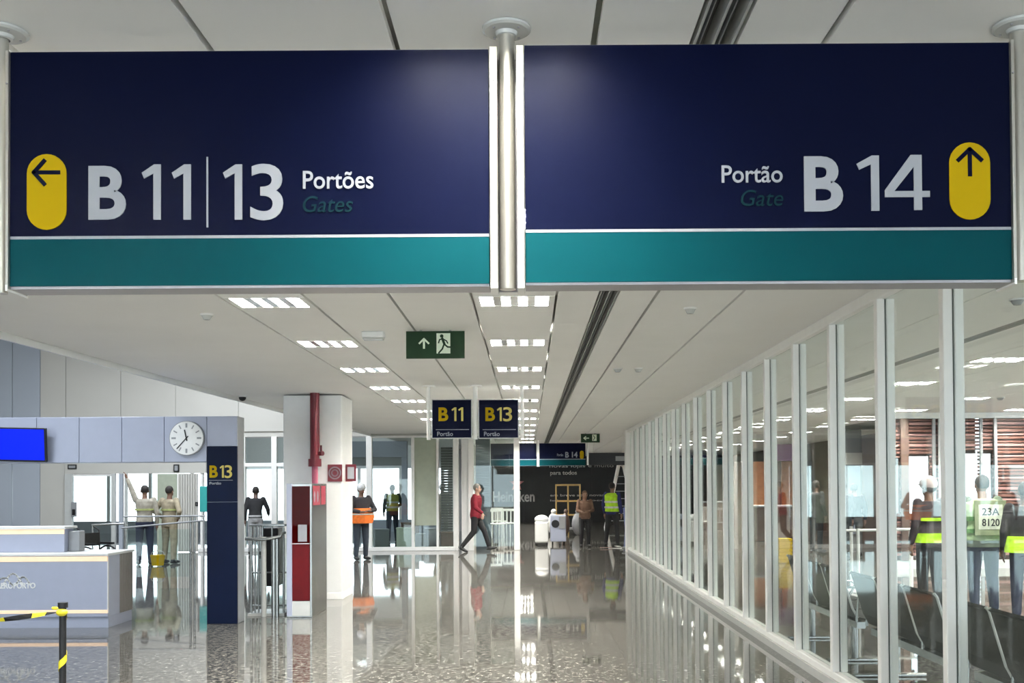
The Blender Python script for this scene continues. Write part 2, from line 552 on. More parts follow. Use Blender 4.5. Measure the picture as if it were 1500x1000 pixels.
fm.inputs['Roughness'].default_value = 0.6
MB(o1).box(X_(135, YB), X_(165, YB), YB - 0.03, YB - 0.02, 0.08, ZD - .06).build('door_pane', M_GLASSF, d1)
# open doorway pane (white light) right of it
d2 = thing('glass_side_light', 'clear glass side light behind the two workers in uniform', 'door', (X_(210, YB), YB, 0))
o2 = d2.location
MB(o2).box(X_(190, YB), X_(233, YB), YB - 0.13, YB - 0.12, 0.0, ZD - .01).build('pane', M_GLASSF, d2)
MB(o2).bbox(X_(233, YB), X_(262, YB), YB - 0.15, YB - .09, 0.0, ZD - .01, .01).build('side_panel', M_GREENP, d2)

# glazed part between portal and pillar, and the glazed facade right of the pillar
XL, XR = X_(291, YB), X_(757, YB)
wf = struct('wall_back', MB().box(XL, XR + 0.06, YB, YB + 0.16, 2.98, 3.12), M_WALLB)


def vpost(px, w=0.12, m=M_FRAME, z1=2.98, name='mullion'):
    xx = X_(px, YB)
    MB().bbox(xx - w / 2, xx + w / 2, YB - 0.06, YB + 0.10, 0, z1, 0.008).build(name, m, wf)


for px, w in ((296, .06), (357, .10), (402, .14), (470, .12), (541, .15), (605, .08), (641, .06), (668, .14), (690, .14), (757, .15)): vpost(px, w)
MB().bbox(XL, X_(668, YB), YB - 0.08, YB + 0.12, 0, 0.10, 0.01).build('bottom_rail', M_FRAME, wf)
MB().bbox(X_(357, YB), X_(470, YB), YB - 0.05, YB + 0.05, 2.20, 2.30, 0.01).build('transom', M_FRAME, wf)
MB().bbox(X_(541, YB), X_(668, YB), YB - 0.05, YB + 0.05, 2.93, 2.99, 0.01).build('transom', M_FRAME, wf)
for a, b in ((296, 357), (357, 402), (402, 470), (470, 541), (541, 605), (641, 668), (690, 757)):
    MB().box(X_(a, YB) + .05, X_(b, YB) - .05, YB + 0.02, YB + 0.032, 0.1, 2.95).build('glass_pane', M_GLASSF, wf)
MB().bbox(X_(607, YB), X_(640, YB), YB, YB + 0.06, 0.65, 2.93, 0.01).build('green_panel', M_GREENP, wf)
MB().box(X_(607, YB), X_(640, YB), YB + 0.02, YB + 0.03, 0.1, 0.65).build('glass_pane', M_GLASSF, wf)
# white door with dark blind between the facade and the corridor
MB().bbox(X_(676, YB), X_(690, YB), YB - 0.02, YB + .05, 0, 2.9, 0.01).build('white_panel', M_WHITE, wf)
dp = MB()
for i in range(32): dp.bbox(X_(697, 27.1), X_(718, 27.1), 27.10, 27.14, 0.95 + i * 0.065, 0.95 + i * 0.065 + 0.055, 0.005)
dp.box(X_(697, 27.1), X_(718, 27.1), 27.15, 27.17, 0.0, 3.03)
dk = dp.build('roller_blind', mat('blind_grey', (0.10, 0.12, 0.14), 0.5))
tag(dk, 'dark grey slatted blind behind the glass left of the corridor opening', 'blind')
dk['kind'] = 'thing'

# gate room behind the facade
YG = 38.0
wg = struct('wall_gate_room', MB().box(-24, -3.0, YG, YG + 0.15, 2.35, 6.2).box(-3.0, -1.9, YG, YG + .15, 0, CZ), M_WHITE)
MB().box(-24, -3.0, YG - .02, YG, 0, 0.45).build('parapet', M_WALLG, wg)
for i in range(14):
    xx = -23.4 + i * 1.55
    MB().bbox(xx, xx + 0.12, YG - 0.02, YG + 0.1, 0.45, 2.35, .01).build('window_post', M_FRAME, wg)
wgs = struct('wall_gate_side', MB().box(-1.9, -1.8, 30, YG + .15, 0, CZ), M_WALLB)

# far end hoarding
YH = 47.5
wh = struct('wall_hoarding', MB().box(-3.4, 9.6, YH + 0.03, YH + 0.2, 0, CZ + .14), M_DARK)
xx = -1.8 - 1.58
while xx < 9.3:
    w = 1.58
    m = M_HOARD if xx < 6.4 else (M_BROWN if int(xx * 2) % 2 else M_ORANGE)
    MB().bbox(xx + 0.004, xx + w - 0.004, YH, YH + 0.03, 0.0, CZ - 0.01, 0.004).build('hoarding_panel', m, wh)
    xx += w


def htext(s, px0, px1, py0, py1, m=M_HTEXT, off=0.01, name='lettering', Y=YH):
    a, b = pt(px0, py1, Y), pt(px1, py0, Y)
    return text_mesh(s, a.x, b.x, a.z, b.z, Y, 0.006, off).build(name, m, wh)


htext('Heineken', 722, 783, 719, 735, off=0.02)
star = MB()
c0 = pt(757, 712, YH)
poly = []
for i in range(10):
    rr = 0.36 if i % 2 == 0 else 0.15
    t = PI / 2 + i * PI / 5
    poly.append((c0.x + rr * math.cos(t), c0.z + 0.12 + rr * math.sin(t)))
vs = [(x, YH - 0.01, z) for x, z in poly] + [(c0.x, YH - 0.012, c0.z + .12)]
star.add(vs + [(x, YH, z) for x, z in poly], [(i, (i + 1) % 10, 10) for i in range(10)] + [(i, (i + 1) % 10, (i + 1) % 10 + 11, i + 11) for i in range(10)])
star.build('star_emblem', M_PINK, wh)
htext('novas lojas e muito mais', 805, 924, 679, 686, off=0.0)
htext('para todos', 806, 845, 689, 697, off=0.02)
htext('em breve aqui novas', 806, 885, 723, 728)
htext('lojas para voce', 806, 885, 731, 735)

# ------------------------------------------------------------------ glass partition on the right
pw = struct('wall_right', MB().box(XW - 0.075, XW + 0.075, 3.6, 25.4, 0, 0.07), M_SILL)
MB().bbox(XW - 0.055, XW + 0.055, 3.6, 25.4, 0.07, 0.13, 0.008).build('bottom_rail', M_FRAME, pw)
MB().bbox(XW - 0.06, XW + 0.06, 3.6, 25.4, CZ - 0.085, CZ - 0.001, 0.008).build('top_rail', M_FRAME, pw)
MY = [6.07 + 1.143 * k for k in range(-2, 18)]
proto = None
for k, y in enumerate(MY):
    ya = y
    for nm, a, b, m, d in (('mullion', XW - 0.065, XW - 0.008, M_FRAME, 0.034), ('gasket', XW - 0.008, XW + 0.004, M_GASK, 0.022), ('mullion', XW + 0.004, XW + 0.06, M_FRAME, 0.034)):
        MB((0, ya, 0)).bbox(a, b, ya - d, ya + d, 0.13, CZ - 0.085, 0.006).build(nm, m, pw, at=(0, ya, 0))
    if k < len(MY) - 1:
        MB().box(XW - 0.006, XW + 0.006, ya + 0.036, MY[k + 1] - 0.036, 0.131, CZ - 0.086).build('glass_pane', M_GLASS, pw)
MB().bbox(XW - 0.10, XW + 0.10, 25.4, 25.75, 0, CZ - 0.001, .01).build('end_post', M_FRAME, pw)

# right room: window wall with brown louvre blinds (Y = 20)
YR = 20.0
XR0 = X_(1298, YR)
ww = struct('wall_window', MB().box(XR0, 16, YR, YR + 0.15, 0, 0.16).box(XR0, 16, YR, YR + .15, 2.93, CZ + .1), M_WHITE)
wins = [(1306, 1320, 671, 752), (1334, 1364, 668, 752), (1403, 1434, 664, 736), (1440, 1456, 664, 736)]
for px in (1298, 1325, 1368, 1378, 1398, 1437, 1458, 1560, 1640, 1760, 1880):
    xx = X_(px, YR)
    if xx < 15.9:
        w = 0.06 if px not in (1325, 1378) else (0.16 if px == 1325 else .09)
        MB().bbox(xx - w / 2, xx + w / 2, YR - 0.05, YR, 0.16, 2.93, 0.008).build('window_post', M_BROWN if px in (1325,) else (M_WHITE if px in (1378, 1398) else M_GREY), ww)
for i in range(38):
    z = 0.25 + i * 0.071
    segs = [(XR0, 15.8)]
    for a, b, y0, y1 in wins:
        if Z_(y1, YR, a) < z < Z_(y0, YR, a):
            wa, wb_ = X_(a, YR), X_(b, YR)
            ns = []
            for s0, s1 in segs:
                if wa > s0: ns.append((s0, min(s1, wa)))
                if wb_ < s1: ns.append((max(s0, wb_), s1))
            segs = [q for q in ns if q[1] - q[0] > 0.02]
    mbs = MB()
    for s0, s1 in segs: mbs.bbox(s0 + .01, s1 - .01, YR + 0.05, YR + 0.10, z, z + (0.040 if i % 2 else 0.052), 0.006)
    mbs.build('slat', M_SLATP if i % 3 == 0 else M_SLAT, ww)
MB().box(XR0, 16, YR + 0.16, YR + 0.17, 0.16, 2.93).build('glass_pane', M_GLASSF, ww)
# tinted glazing behind louvres (solid dark wall portion) 
for a, b in ((1298, 1306), (1320, 1334), (1364, 1403), (1456, 1700)):
    MB().box(X_(a, YR), min(15.9, X_(b, YR)), YR + 0.13, YR + 0.15, 0.16, 2.93).build('dark_panel', M_BROWN, ww)
for a, b, y0, y1 in wins:
    MB().box(X_(a, YR), X_(b, YR), YR + 0.13, YR + 0.15, 0.16, Z_(y1, YR, a)).build('dark_panel', M_BROWN, ww)
    MB().box(X_(a, YR), X_(b, YR), YR + 0.13, YR + 0.15, Z_(y0, YR, a), 2.93).build('dark_panel', M_BROWN, ww)
ws = struct('wall_window_side', MB().add([(x, y, z) for z in (0, CZ + .14) for (x, y) in ((7.12, 20.2), (9.5, 26.5), (9.5, 50), (9.62, 50), (9.62, 26.5), (7.24, 20.2))],
            [(0, 1, 7, 6), (1, 2, 8, 7), (2, 3, 9, 8), (3, 4, 10, 9), (4, 5, 11, 10), (5, 0, 6, 11), (0, 5, 4, 1), (1, 4, 3, 2), (6, 7, 10, 11), (7, 8, 9, 10)]), M_BROWN)
wrs = struct('window_1', MB().box(15.96, 16.1, 6, 20, 0, 0.4).box(15.96, 16.1, 6, 20, 2.8, CZ + .3), M_WHITE)
for i in range(8): MB().box(15.97, 16.05, 6 + i * 2, 6.1 + i * 2, 0.4, 2.8).build('window_post', M_FRAME, wrs)

# far end of the right room: shop fascias and columns
sf = thing('far_kiosk', 'open kiosk front with orange boards under a purple fascia at the far right', 'kiosk', (8.1, 34, 0))
MB((8.1, 34, 0)).bbox(8.0, 9.1, 33.95, 34.2, 2.45, 3.0, .02).build('fascia', M_PURPLE, sf)
for i in range(5): MB((8.1, 34, 0)).bbox(6.85 + i * 0.53, 7.35 + i * 0.53, 34.1, 34.2, 0, 2.43, .01).build('board', M_ORANGE if i % 2 else M_BROWN, sf)
cm = thing('square_column', 'square pale column with a light box beyond the glass, left of the slatted windows', 'column', (X_(1249, 26), 26, 0))
MB((X_(1249, 26), 26, 0)).bbox(X_(1237, 26), X_(1261, 26), 25.9, 26.3, 0, CZ - .005, .02).build('shaft', M_GREY, cm)
MB((X_(1249, 26), 26, 0)).bbox(X_(1237, 26), X_(1261, 26), 25.85, 25.9, 2.15, 2.45, .01).build('light_panel', M_WHITE, cm)
MB((X_(1249, 26), 26, 0)).bbox(X_(1241, 26), X_(1258, 26), 25.86, 25.9, 0.4, 2.1, .01).build('display_panel', M_PALE, cm)

# ------------------------------------------------------------------ luminaires


def make_lum(label, group):
    t = thing('ceiling_luminaire', label, 'ceiling light', (0, 0, CZ), 0, group)
    fr = MB()
    w, h = 0.30, FH
    fr.box(-w, w, -h, -h + 0.02, -0.003, 0.10).box(-w, w, h - 0.02, h, -0.003, 0.10)
    fr.box(-w, -w + 0.045, -h + .02, h - .02, -0.003, 0.10).box(w - 0.045, w, -h + .02, h - .02, -0.003, 0.10)
    fr.build('housing', M_CEIL, t)
    for i in range(1, 4):
        xx = -0.255 + 0.51 * i / 4
        MB().box(xx - 0.03, xx + 0.03, -h + .02, h - .02, 0.0, 0.06).build('reflector', M_LOUV, t)
    lv = MB()
    for j in range(1, 3):
        yy = -h + 2 * h * j / 3
        lv.box(-0.255, 0.255, yy - 0.002, yy + 0.002, 0.004, 0.045)
    lv.build('louvre_blades', M_LOUV, t)
    return t


def add_light(x, y, watts):
    l = bpy.data.lights.new('tube_light', 'AREA')
    l.shape = 'RECTANGLE'
    l.size = 0.50
    l.size_y = 0.36
    l.energy = watts
    l.color = (1.0, 0.97, 0.90)
    o = bpy.data.objects.new('tube_light', l)
    o.location = (x, y, CZ + 0.085)
    COL.objects.link(o)


YS = 3.03
first = make_lum('recessed louvred ceiling light in the middle row above the corridor', 'louvred lights above the corridor')
first_used = False
ORD = 'first second third fourth fifth sixth seventh eighth ninth tenth eleventh twelfth thirteenth fourteenth fifteenth sixteenth seventeenth eighteenth nineteenth twentieth'.split()
for xx, ys, lab, grp in ((-0.0975, LIGHT_Y, None, None), (-1.93, LEFT_LY, 'recessed louvred ceiling light in the row left of the green exit sign', 'louvred lights of the left row')):
    for y in ys:
        if not first_used: t = first; first_used = True
        else:
            t = copy_tree(first)
        t.location = (xx, y, CZ)
        if lab: t['group'] = grp
        row = 'left row' if lab else 'middle row'
        if y > YS: t['label'] = 'louvred ceiling light, %s beyond the big signs in the %s' % (ORD[[q for q in ys if q > YS].index(y)], row)
        else: t['label'] = 'unseen louvred ceiling light of the %s, %s one back from the big signs' % (row, ORD[[q for q in ys[::-1] if q <= YS].index(y)])
        add_light(xx, y, 30.0 if y == 2.58 else LAMP_W)
for xx in (5.31, 7.21, 9.31):
    for y in (RL9 if xx > 9 else RLY):
        t = copy_tree(first)
        t.location = (xx, y, CZ)
        t['label'] = '%s ceiling light of the %s louvred row beyond the glass' % (ORD[RLY.index(y)], {5.31: 'first', 7.21: 'second', 9.31: 'third'}[xx])
        t['group'] = 'louvred lights beyond the glass'
        add_light(xx, y, LAMP_W)
# added daylight-coloured fill lights that brighten the tall hall on the left
for (x, y) in ((-10, 4), (-10, 12), (-10, 20), (-7, 8), (-7, 16), (-7, 23), (-8, 32)):
    l = bpy.data.lights.new('hall_fill', 'AREA')
    l.size = 1.2
    l.energy = HALL_FILL_W
    l.color = (0.86, 0.92, 1.0)
    o = bpy.data.objects.new('hall_fill', l)
    o.location = (x, y, 6.15)
    COL.objects.link(o)

# ------------------------------------------------------------------ the big hanging signs
YS = 3.03


def sign_frame(t, o, x0, x1, z0, zt, z1, ys, dep=0.10, line=0.012):
    """navy board above a teal strip in a grey frame"""
    MB(o).box(x0, x1, ys + 0.006, ys + dep, z0, z1).build('cabinet', M_BEZ, t)
    MB(o).box(x0, x1, ys, ys + 0.006, zt + line, z1 - 0.003).build('navy_board', M_NAVY, t)
    MB(o).box(x0, x1, ys - 0.001, ys + 0.006, zt, zt + line).build('dividing_line', M_LET, t)
    MB(o).box(x0, x1, ys, ys + 0.006, z0 + 0.008, zt).build('teal_strip', M_TEAL, t)


def put(t, o, s, px0, px1, py0, py1, Y, m, off=0.0, shear=0.0, name='lettering', th=0.003):
    a, b = pt(px0, py1, Y), pt(px1, py0, Y)
    return text_mesh(s, a.x, b.x, a.z, b.z, Y, th, off, shear, o).build(name, m, t)


def big_sign(px0, px1, pyb, pyl, pyt, label):
    pc = (px0 + px1) / 2
    o = Vector((X_(pc, YS), YS + 0.05, Z_(pyt, YS, pc)))
    t = thing('hanging_sign', label, 'sign', o)
    x0, x1 = X_(px0, YS, (pyb + pyt) / 2), X_(px1, YS, (pyb + pyt) / 2)
    sign_frame(t, o, x0, x1, Z_(pyb, YS, pc), Z_(pyl, YS, pc), Z_(pyt, YS, pc), YS, line=0.0085)
    return t, o


SL, oL = big_sign(15, 716, 421, 348.5, 73, 'wide navy and teal gate sign reading B 11 13 with a left arrow')
SR, oR = big_sign(769, 1480, 415, 338.5, 63, 'wide navy and teal gate sign reading B 14 with an upward arrow')


def pill(t, o, px0, px1, py0, py1, arrow, Y=YS):
    a, b = pt(px0, py1, Y), pt(px1, py0, Y)
    p = MB(o).prism(capsule_poly(a.x, b.x, a.z, b.z), Y - 0.004, Y).build('yellow_pill', M_YEL, t)
    w = b.x - a.x
    cx = (a.x + b.x) / 2
    cz = b.z - w * 0.47
    k = w * 0.32
    mb = MB(o)
    yy = Y - 0.004
    if arrow == 'left':
        stroke(mb, [(cx - k, cz), (cx + k, cz)], w * 0.10, yy, 0.002)
        stroke(mb, [(cx - k * 0.15, cz + k * 0.95), (cx - k, cz), (cx - k * 0.15, cz - k * 0.95)], w * 0.10, yy, 0.0022)
    else:
        cz -= w * 0.02
        stroke(mb, [(cx, cz - k), (cx, cz + k)], w * 0.10, yy, 0.002)
        stroke(mb, [(cx - k * 0.9, cz + k * 0.15), (cx, cz + k), (cx + k * 0.9, cz + k * 0.15)], w * 0.10, yy, 0.0022)
    mb.build('arrow', M_NAVY, p)


def one(t, o, px0, px1, py0, py1, Y, m, sw_px):
    a, b = pt(px0, py1, Y), pt(px1, py0, Y)
    mb = MB(o)
    glyph_one(mb, a.x, b.x, a.z, b.z, Y, sw_px * Y / F, 0.003)
    mb.build('lettering', m, t)


pill(SL, oL, 40, 98, 226, 337, 'left')
put(SL, oL, 'B', 130, 185, 243, 322, YS, M_LET, 0.028)
one(SL, oL, 208, 236, 241, 322, YS, M_LET, 11)
one(SL, oL, 252, 280, 241, 322, YS, M_LET, 11)
a, b = pt(302.8, 333, YS), pt(305.2, 230, YS)
MB(oL).box(a.x, b.x, YS - .003, YS, a.z, b.z).build('lettering', M_LET, SL)
one(SL, oL, 327, 355, 241, 322, YS, M_LET, 11)
put(SL, oL, '3', 367, 415, 240, 323, YS, M_LET, 0.012)
put(SL, oL, 'Portões', 444, 547, 250, 277, YS, M_LET, 0.010)
put(SL, oL, 'Gates', 444, 517, 287, 311, YS, M_LTEAL, 0.0, 0.22)
put(SR, oR, 'Portão', 1057, 1146, 242, 268, YS, M_LET, 0.010)
put(SR, oR, 'Gate', 1085, 1147, 278, 302, YS, M_LTEAL, 0.0, 0.22)
put(SR, oR, 'B', 1178, 1234, 229, 310, YS, M_LET, 0.028)
one(SR, oR, 1255, 1287, 228, 309, YS, M_LET, 12)
a, b = pt(1296, 308, YS), pt(1361, 227, YS)
mb = MB(oR)
glyph_four(mb, a.x, b.x, a.z, b.z, YS, 12 * YS / F, 0.003)
mb.build('lettering', M_LET, SR)
pill(SR, oR, 1391, 1449, 209, 322, 'up')

# the three ceiling posts of the sign


def post(px, pyb, label, bars=(), r=0.021):
    yc = YS + 0.05
    xx = X_(px, yc, 250)
    zb = Z_(pyb, yc, px)
    o = Vector((xx, yc, CZ))
    t = thing('sign_post', label, 'post', o)
    MB(o).rod((xx, yc, zb), (xx, yc, CZ - 0.003), r, n=24).build('tube', M_TUBE, t)
    fl_ = MB(o)
    prof = [(0.074, -0.002), (0.074, -0.009), (0.066, -0.014), (0.034, -0.016), (0.030, -0.026), (0.0215, -0.028)]
    for (r0, z0), (r1, z1) in zip(prof[:-1], prof[1:]):
        fl_.rod((xx, yc, CZ + z0), (xx, yc, CZ + z1), r0, r1, n=32, cap=False)
    fl_.build('ceiling_flange', M_SILL, t)
    sc = MB(o)
    for k in range(4):
        an = PI / 4 + k * PI / 2
        sc.rod((xx + 0.052 * math.cos(an), yc + .052 * math.sin(an), CZ - 0.018), (xx + .052 * math.cos(an), yc + .052 * math.sin(an), CZ - 0.012), 0.004, n=8)
    sc.build('screws', M_BEZ, t)['kind'] = 'stuff'
    if len(bars) == 2:
        MB(o).box(X_(bars[0][1], YS, 250), X_(bars[1][0], YS, 250), YS + .085, YS + .095, zb, Z_(bars[0][2], YS, px)).build('gap_blocker', M_BEZ, t)  # added dark plate that hides the lamp showing through the post gap
    for a_, b_, top, bot in bars:
        xa, xb = X_(a_, YS, 250), X_(b_, YS, 250)
        zt, zb_ = Z_(top, YS, px), Z_(bot, YS, px)
        MB(o).bbox(xa, xb, YS - 0.012, YS + 0.11, zb_, zt, 0.002).build('side_profile', M_TUBE, t)
        MB(o).box(xa + .0015, xb - .0015, YS - 0.0125, YS + 0.11, zb_ - 0.006, zb_ + 0.012).build('end_cap', M_FRAME, t)
        MB(o).rod(((xa + xb) / 2, YS - 0.016, zt - .10), ((xa + xb) / 2, YS - 0.012, zt - .10), 0.003, n=8).build('bolt', M_BEZ, t)
    return t


post(743, 424, 'aluminium ceiling post in the gap between the two big signs', ((717.5, 729, 70, 420), (757, 768, 68, 420)), r=0.0245)
post(3, 430, 'aluminium ceiling post at the left end of the big signs', ((10.4, 14.8, 76, 424),), r=0.018)
post(1494, 412, 'aluminium ceiling post at the right end of the big signs', ((1480.6, 1485.5, 60, 414),), r=0.024)

# ------------------------------------------------------------------ exit signs


def exit_sign(px0, px1, py0, py1, Y, label, flip=False):
    a, b = pt(px0, py1, Y), pt(px1, py0, Y)
    top = min(b.z, CZ - 0.01)
    o = Vector(((a.x + b.x) / 2, Y, top))
    t = thing('exit_sign', label, 'sign', o)
    MB(o).box(a.x, b.x, Y, Y + 0.02, a.z, top).build('green_board', M_GREEN, t)
    br_ = MB(o)
    for f in (0.25, 0.75): br_.box(a.x + (b.x - a.x) * f - .01, a.x + (b.x - a.x) * f + .01, Y + .005, Y + .015, top, CZ)
    br_.build('bracket', M_SILL, t)
    w, h = b.x - a.x, top - a.z
    P = lambda u, v: (a.x + u * w, a.z + v * h)
    mb = MB(o)
    if not flip:
        stroke(mb, [P(.305, .38), P(.305, .70)], w * 0.035, Y, 0.003)
        stroke(mb, [P(.225, .55), P(.305, .72), P(.385, .55)], w * 0.03, Y, 0.0032)
        dx = .52
    else:
        stroke(mb, [P(.42, .5), P(.15, .5)], w * 0.05, Y, 0.003)
        stroke(mb, [P(.26, .68), P(.15, .5), P(.26, .32)], w * 0.05, Y, 0.0032)
        dx = .60
    mb.build('arrow', M_EXW, t)
    x0, z0 = P(dx, .18)
    x1, z1 = P(dx + .235, .92)
    d = MB(o).box(x0, x1, Y - .003, Y, z0, z1).build('door_pictogram', M_EXW, t)
    if px1 - px0 > 50:
        Q = lambda u, v: (x0 + u * (x1 - x0), z0 + v * (z1 - z0))
        m2 = MB(o)
        yy = Y - 0.003
        c = Q(.38, .86)
        m2.prism([(c[0] + 0.016 * math.cos(i * PI / 6), c[1] + 0.016 * math.sin(i * PI / 6)) for i in range(12)], yy - .002, yy)
        stroke(m2, [Q(.42, .74), Q(.58, .45)], .022, yy, .002)
        stroke(m2, [Q(.15, .52), Q(.22, .68), Q(.45, .72), Q(.72, .62), Q(.82, .50)], .011, yy, .0022)
        stroke(m2, [Q(.56, .46), Q(.80, .32), Q(1.12, .30)], .014, yy, .0024)
        stroke(m2, [Q(.54, .44), Q(.42, .22), Q(.16, .02)], .014, yy, .0026)
        m2.build('running_figure', M_GREEN, d)
    else:
        m2 = MB(o)
        stroke(m2, [(x0 + .03, z1 - .03), (x0 + .07, (z0 + z1) / 2), (x0 + .03, z0 + .02)], .018, Y - .003, .002)
        m2.build('running_figure', M_GREEN, d)
    return t


exit_sign(595, 680.5, 482.5, 525, 9.05, 'green exit sign with an upward arrow and running figure')
exit_sign(851, 878.5, 635, 648, 26.9, 'small green exit sign far down the corridor, arrow pointing left', True)

# ------------------------------------------------------------------ gate signs B 11 and B 13
YQ = 14.0


def gate_sign(px0, px1, txt, label):
    a, b = pt(px0, 641, YQ), pt(px1, 585.5, YQ)
    o = Vector(((a.x + b.x) / 2, YQ, b.z))
    t = thing('gate_sign', label, 'sign', o)
    MB(o).bbox(a.x - .012, b.x + .012, YQ + .004, YQ + .06, a.z - .012, b.z + .012, .004).build('frame', M_SILL, t)
    MB(o).box(a.x, b.x, YQ, YQ + .005, a.z, b.z).build('navy_board', M_NAVY, t)
    put(t, o, 'B', px0 + 9, px0 + 23, 596.5, 616.5, YQ, M_YEL, .03)
    if txt == '11':
        one(t, o, px0 + 28, px0 + 35, 596.5, 616.5, YQ, M_LYEL, 3)
        one(t, o, px0 + 38, px0 + 45, 596.5, 616.5, YQ, M_LYEL, 3)
    else:
        one(t, o, px0 + 26, px0 + 33, 596.5, 616.5, YQ, M_LYEL, 3)
        put(t, o, '3', px0 + 35, px0 + 48, 596, 617, YQ, M_LYEL, .01)
    q0, q1 = pt(px0 + 5, 629.6, YQ), pt(px1 - 3, 628.4, YQ)
    MB(o).box(q0.x, q1.x, YQ - .003, YQ, q0.z, q1.z).build('thin_line', M_LET, t)
    put(t, o, 'Portão', px0 + 7, px0 + 30, 632, 638.5, YQ, M_LET, .01)
    return t


gate_sign(633.5, 690, '11', 'square navy gate sign reading B 11')
gate_sign(702, 758.5, '13', 'square navy hanging gate sign reading B 13')


def gpost(px, Y, y0, label, r=.025, grp=None):
    xx = X_(px, Y, 600)
    o = Vector((xx, Y, CZ))
    t = thing('sign_post', label, 'post', o)
    MB(o).rod((xx, Y + .03, Z_(y0, Y, px)), (xx, Y + .03, CZ - .02), r, n=16).build('tube', M_FRAME, t)
    MB(o).rod((xx, Y + .03, CZ - .02), (xx, Y + .03, CZ - .001), .09, n=20).build('ceiling_flange', M_FRAME, t)


gpost(627.5, YQ, 644, 'thin white ceiling post left of the B 11 sign')
gpost(696, YQ, 643, 'thin white ceiling post between the B 11 and B 13 signs', .03)
gpost(764.5, YQ, 642, 'thin white ceiling post right of the B 13 sign')

# far pair of signs (Y = 30)
YF = 30.7
for px0, px1, lab, tx in ((719, 786, 'far navy and teal sign, the blank one behind the white post', 0), (789.5, 858, 'far navy and teal sign with small B 14 and yellow arrow pill', 1)):
    o = Vector((X_((px0 + px1) / 2, YF), YF, Z_(649, YF, 800)))
    t = thing('hanging_sign', lab, 'sign', o)
    sign_frame(t, o, X_(px0, YF), X_(px1, YF), Z_(682, YF, 800), Z_(673, YF, 800), Z_(649, YF, 800), YF, line=.02)
    if tx:
        put(t, o, 'B 14', 828, 846, 661.5, 670, YF, M_LET, .03)
        put(t, o, 'Portão', 816, 825, 664, 668, YF, M_LET, .02)
        a, b = pt(849.5, 672, YF), pt(855, 660, YF)
        MB(o).prism(capsule_poly(a.x, b.x, a.z, b.z), YF - .006, YF).build('yellow_pill', M_YEL, t)
gpost(717, YF, 682, 'far ceiling post at the left end of the far signs', .03)
gpost(788, YF, 683, 'far ceiling post between the two far signs', .045)
gpost(860.5, YF, 681, 'far ceiling post at the right end of the far signs', .03)
ds = thing('screen_sign', 'dark hanging screen right of the far B 14 sign', 'sign', (X_(890, 33), 33, Z_(663, 33)))
MB(ds.location).bbox(X_(862, 33), X_(921, 33), 33, 33.1, Z_(681, 33, 890), Z_(663, 33, 890), .01).build('case', M_BLACK, ds)
MB(ds.location).box(X_(902, 33), X_(916, 33), 32.99, 33.0, Z_(675, 33, 890), Z_(668, 33, 890)).build('panel', M_GREY, ds)
hg = MB(ds.location)
for px in (870, 912): hg.rod((X_(px, 33), 33.05, Z_(664, 33, 890)), (X_(px, 33), 33.05, CZ), .02, n=8)
hg.build('hanger', M_FRAME, ds)

# ------------------------------------------------------------------ gate portal with clock and screen
YP = 12.5
PZ0, PZ1 = Z_(677, YP, 200), Z_(610, YP, 200)
xr = X_(303, YP, 700)
xe = X_(347.5, YP, 700)
po = Vector((xr, YP, 0))
portal = thing('gate_portal', 'pale blue panelled portal beam on a navy column marked B 13', 'portal', po)
MB(po).box(-9.5, xe - .012, YP + .02, YP + .31, PZ0, PZ1).build('beam', M_PALE, portal)
edges = [-9.5 + 0.0] + [xr - .52 * k for k in range(9, -1, -1)]
for a, b in zip(edges[:-1], edges[1:]):
    MB(po).bbox(a + .003, b - .003, YP, YP + .02, PZ0 + .004, PZ1 - .004, .003).build('front_panel', M_PALE, portal)
ZB = Z_(653, YP, 325)
MB(po).bbox(xr + .003, xe - .002, YP, YP + .02, ZB, PZ1 - .004, .003).build('front_panel', M_PALE, portal)
MB(po).box(xr + .01, xe - .012, YP + .02, YP + .30, 0, PZ0).build('column_core', M_COLG, portal)
cb = MB(po).bbox(xr, xe, YP - .004, YP + .03, 0.0, Z_(735, YP, 325) - .002, .004).build('navy_cladding', M_COLB, portal)
cb2 = MB(po).bbox(xr, xe, YP - .004, YP + .03, Z_(735, YP, 325) + .002, ZB - .004, .004).build('navy_cladding', M_COLB, portal)
MB(po).bbox(xe - .012, xe, YP + .03, YP + .31, 0, PZ1, .004).build('side_cladding', M_COLG, portal)
yt = YP - .004
for args in (('B', 307, 319, 681.5, 699.5, M_YEL, .03), ('3', 329, 340, 681, 700, M_LYEL, .01)):
    put(portal, po, args[0], args[1], args[2], args[3], args[4], yt, args[5], args[6])
one(portal, po, 322, 328, 681.5, 699.5, yt, M_LYEL, 2.8)
q0, q1 = pt(306, 703.6, yt), pt(341, 702.8, yt)
MB(po).box(q0.x, q1.x, yt - .003, yt, q0.z, q1.z).build('thin_line', M_LET, portal)
put(portal, po, 'Portão', 307, 324, 705.5, 709.5, yt, M_LET, .02)

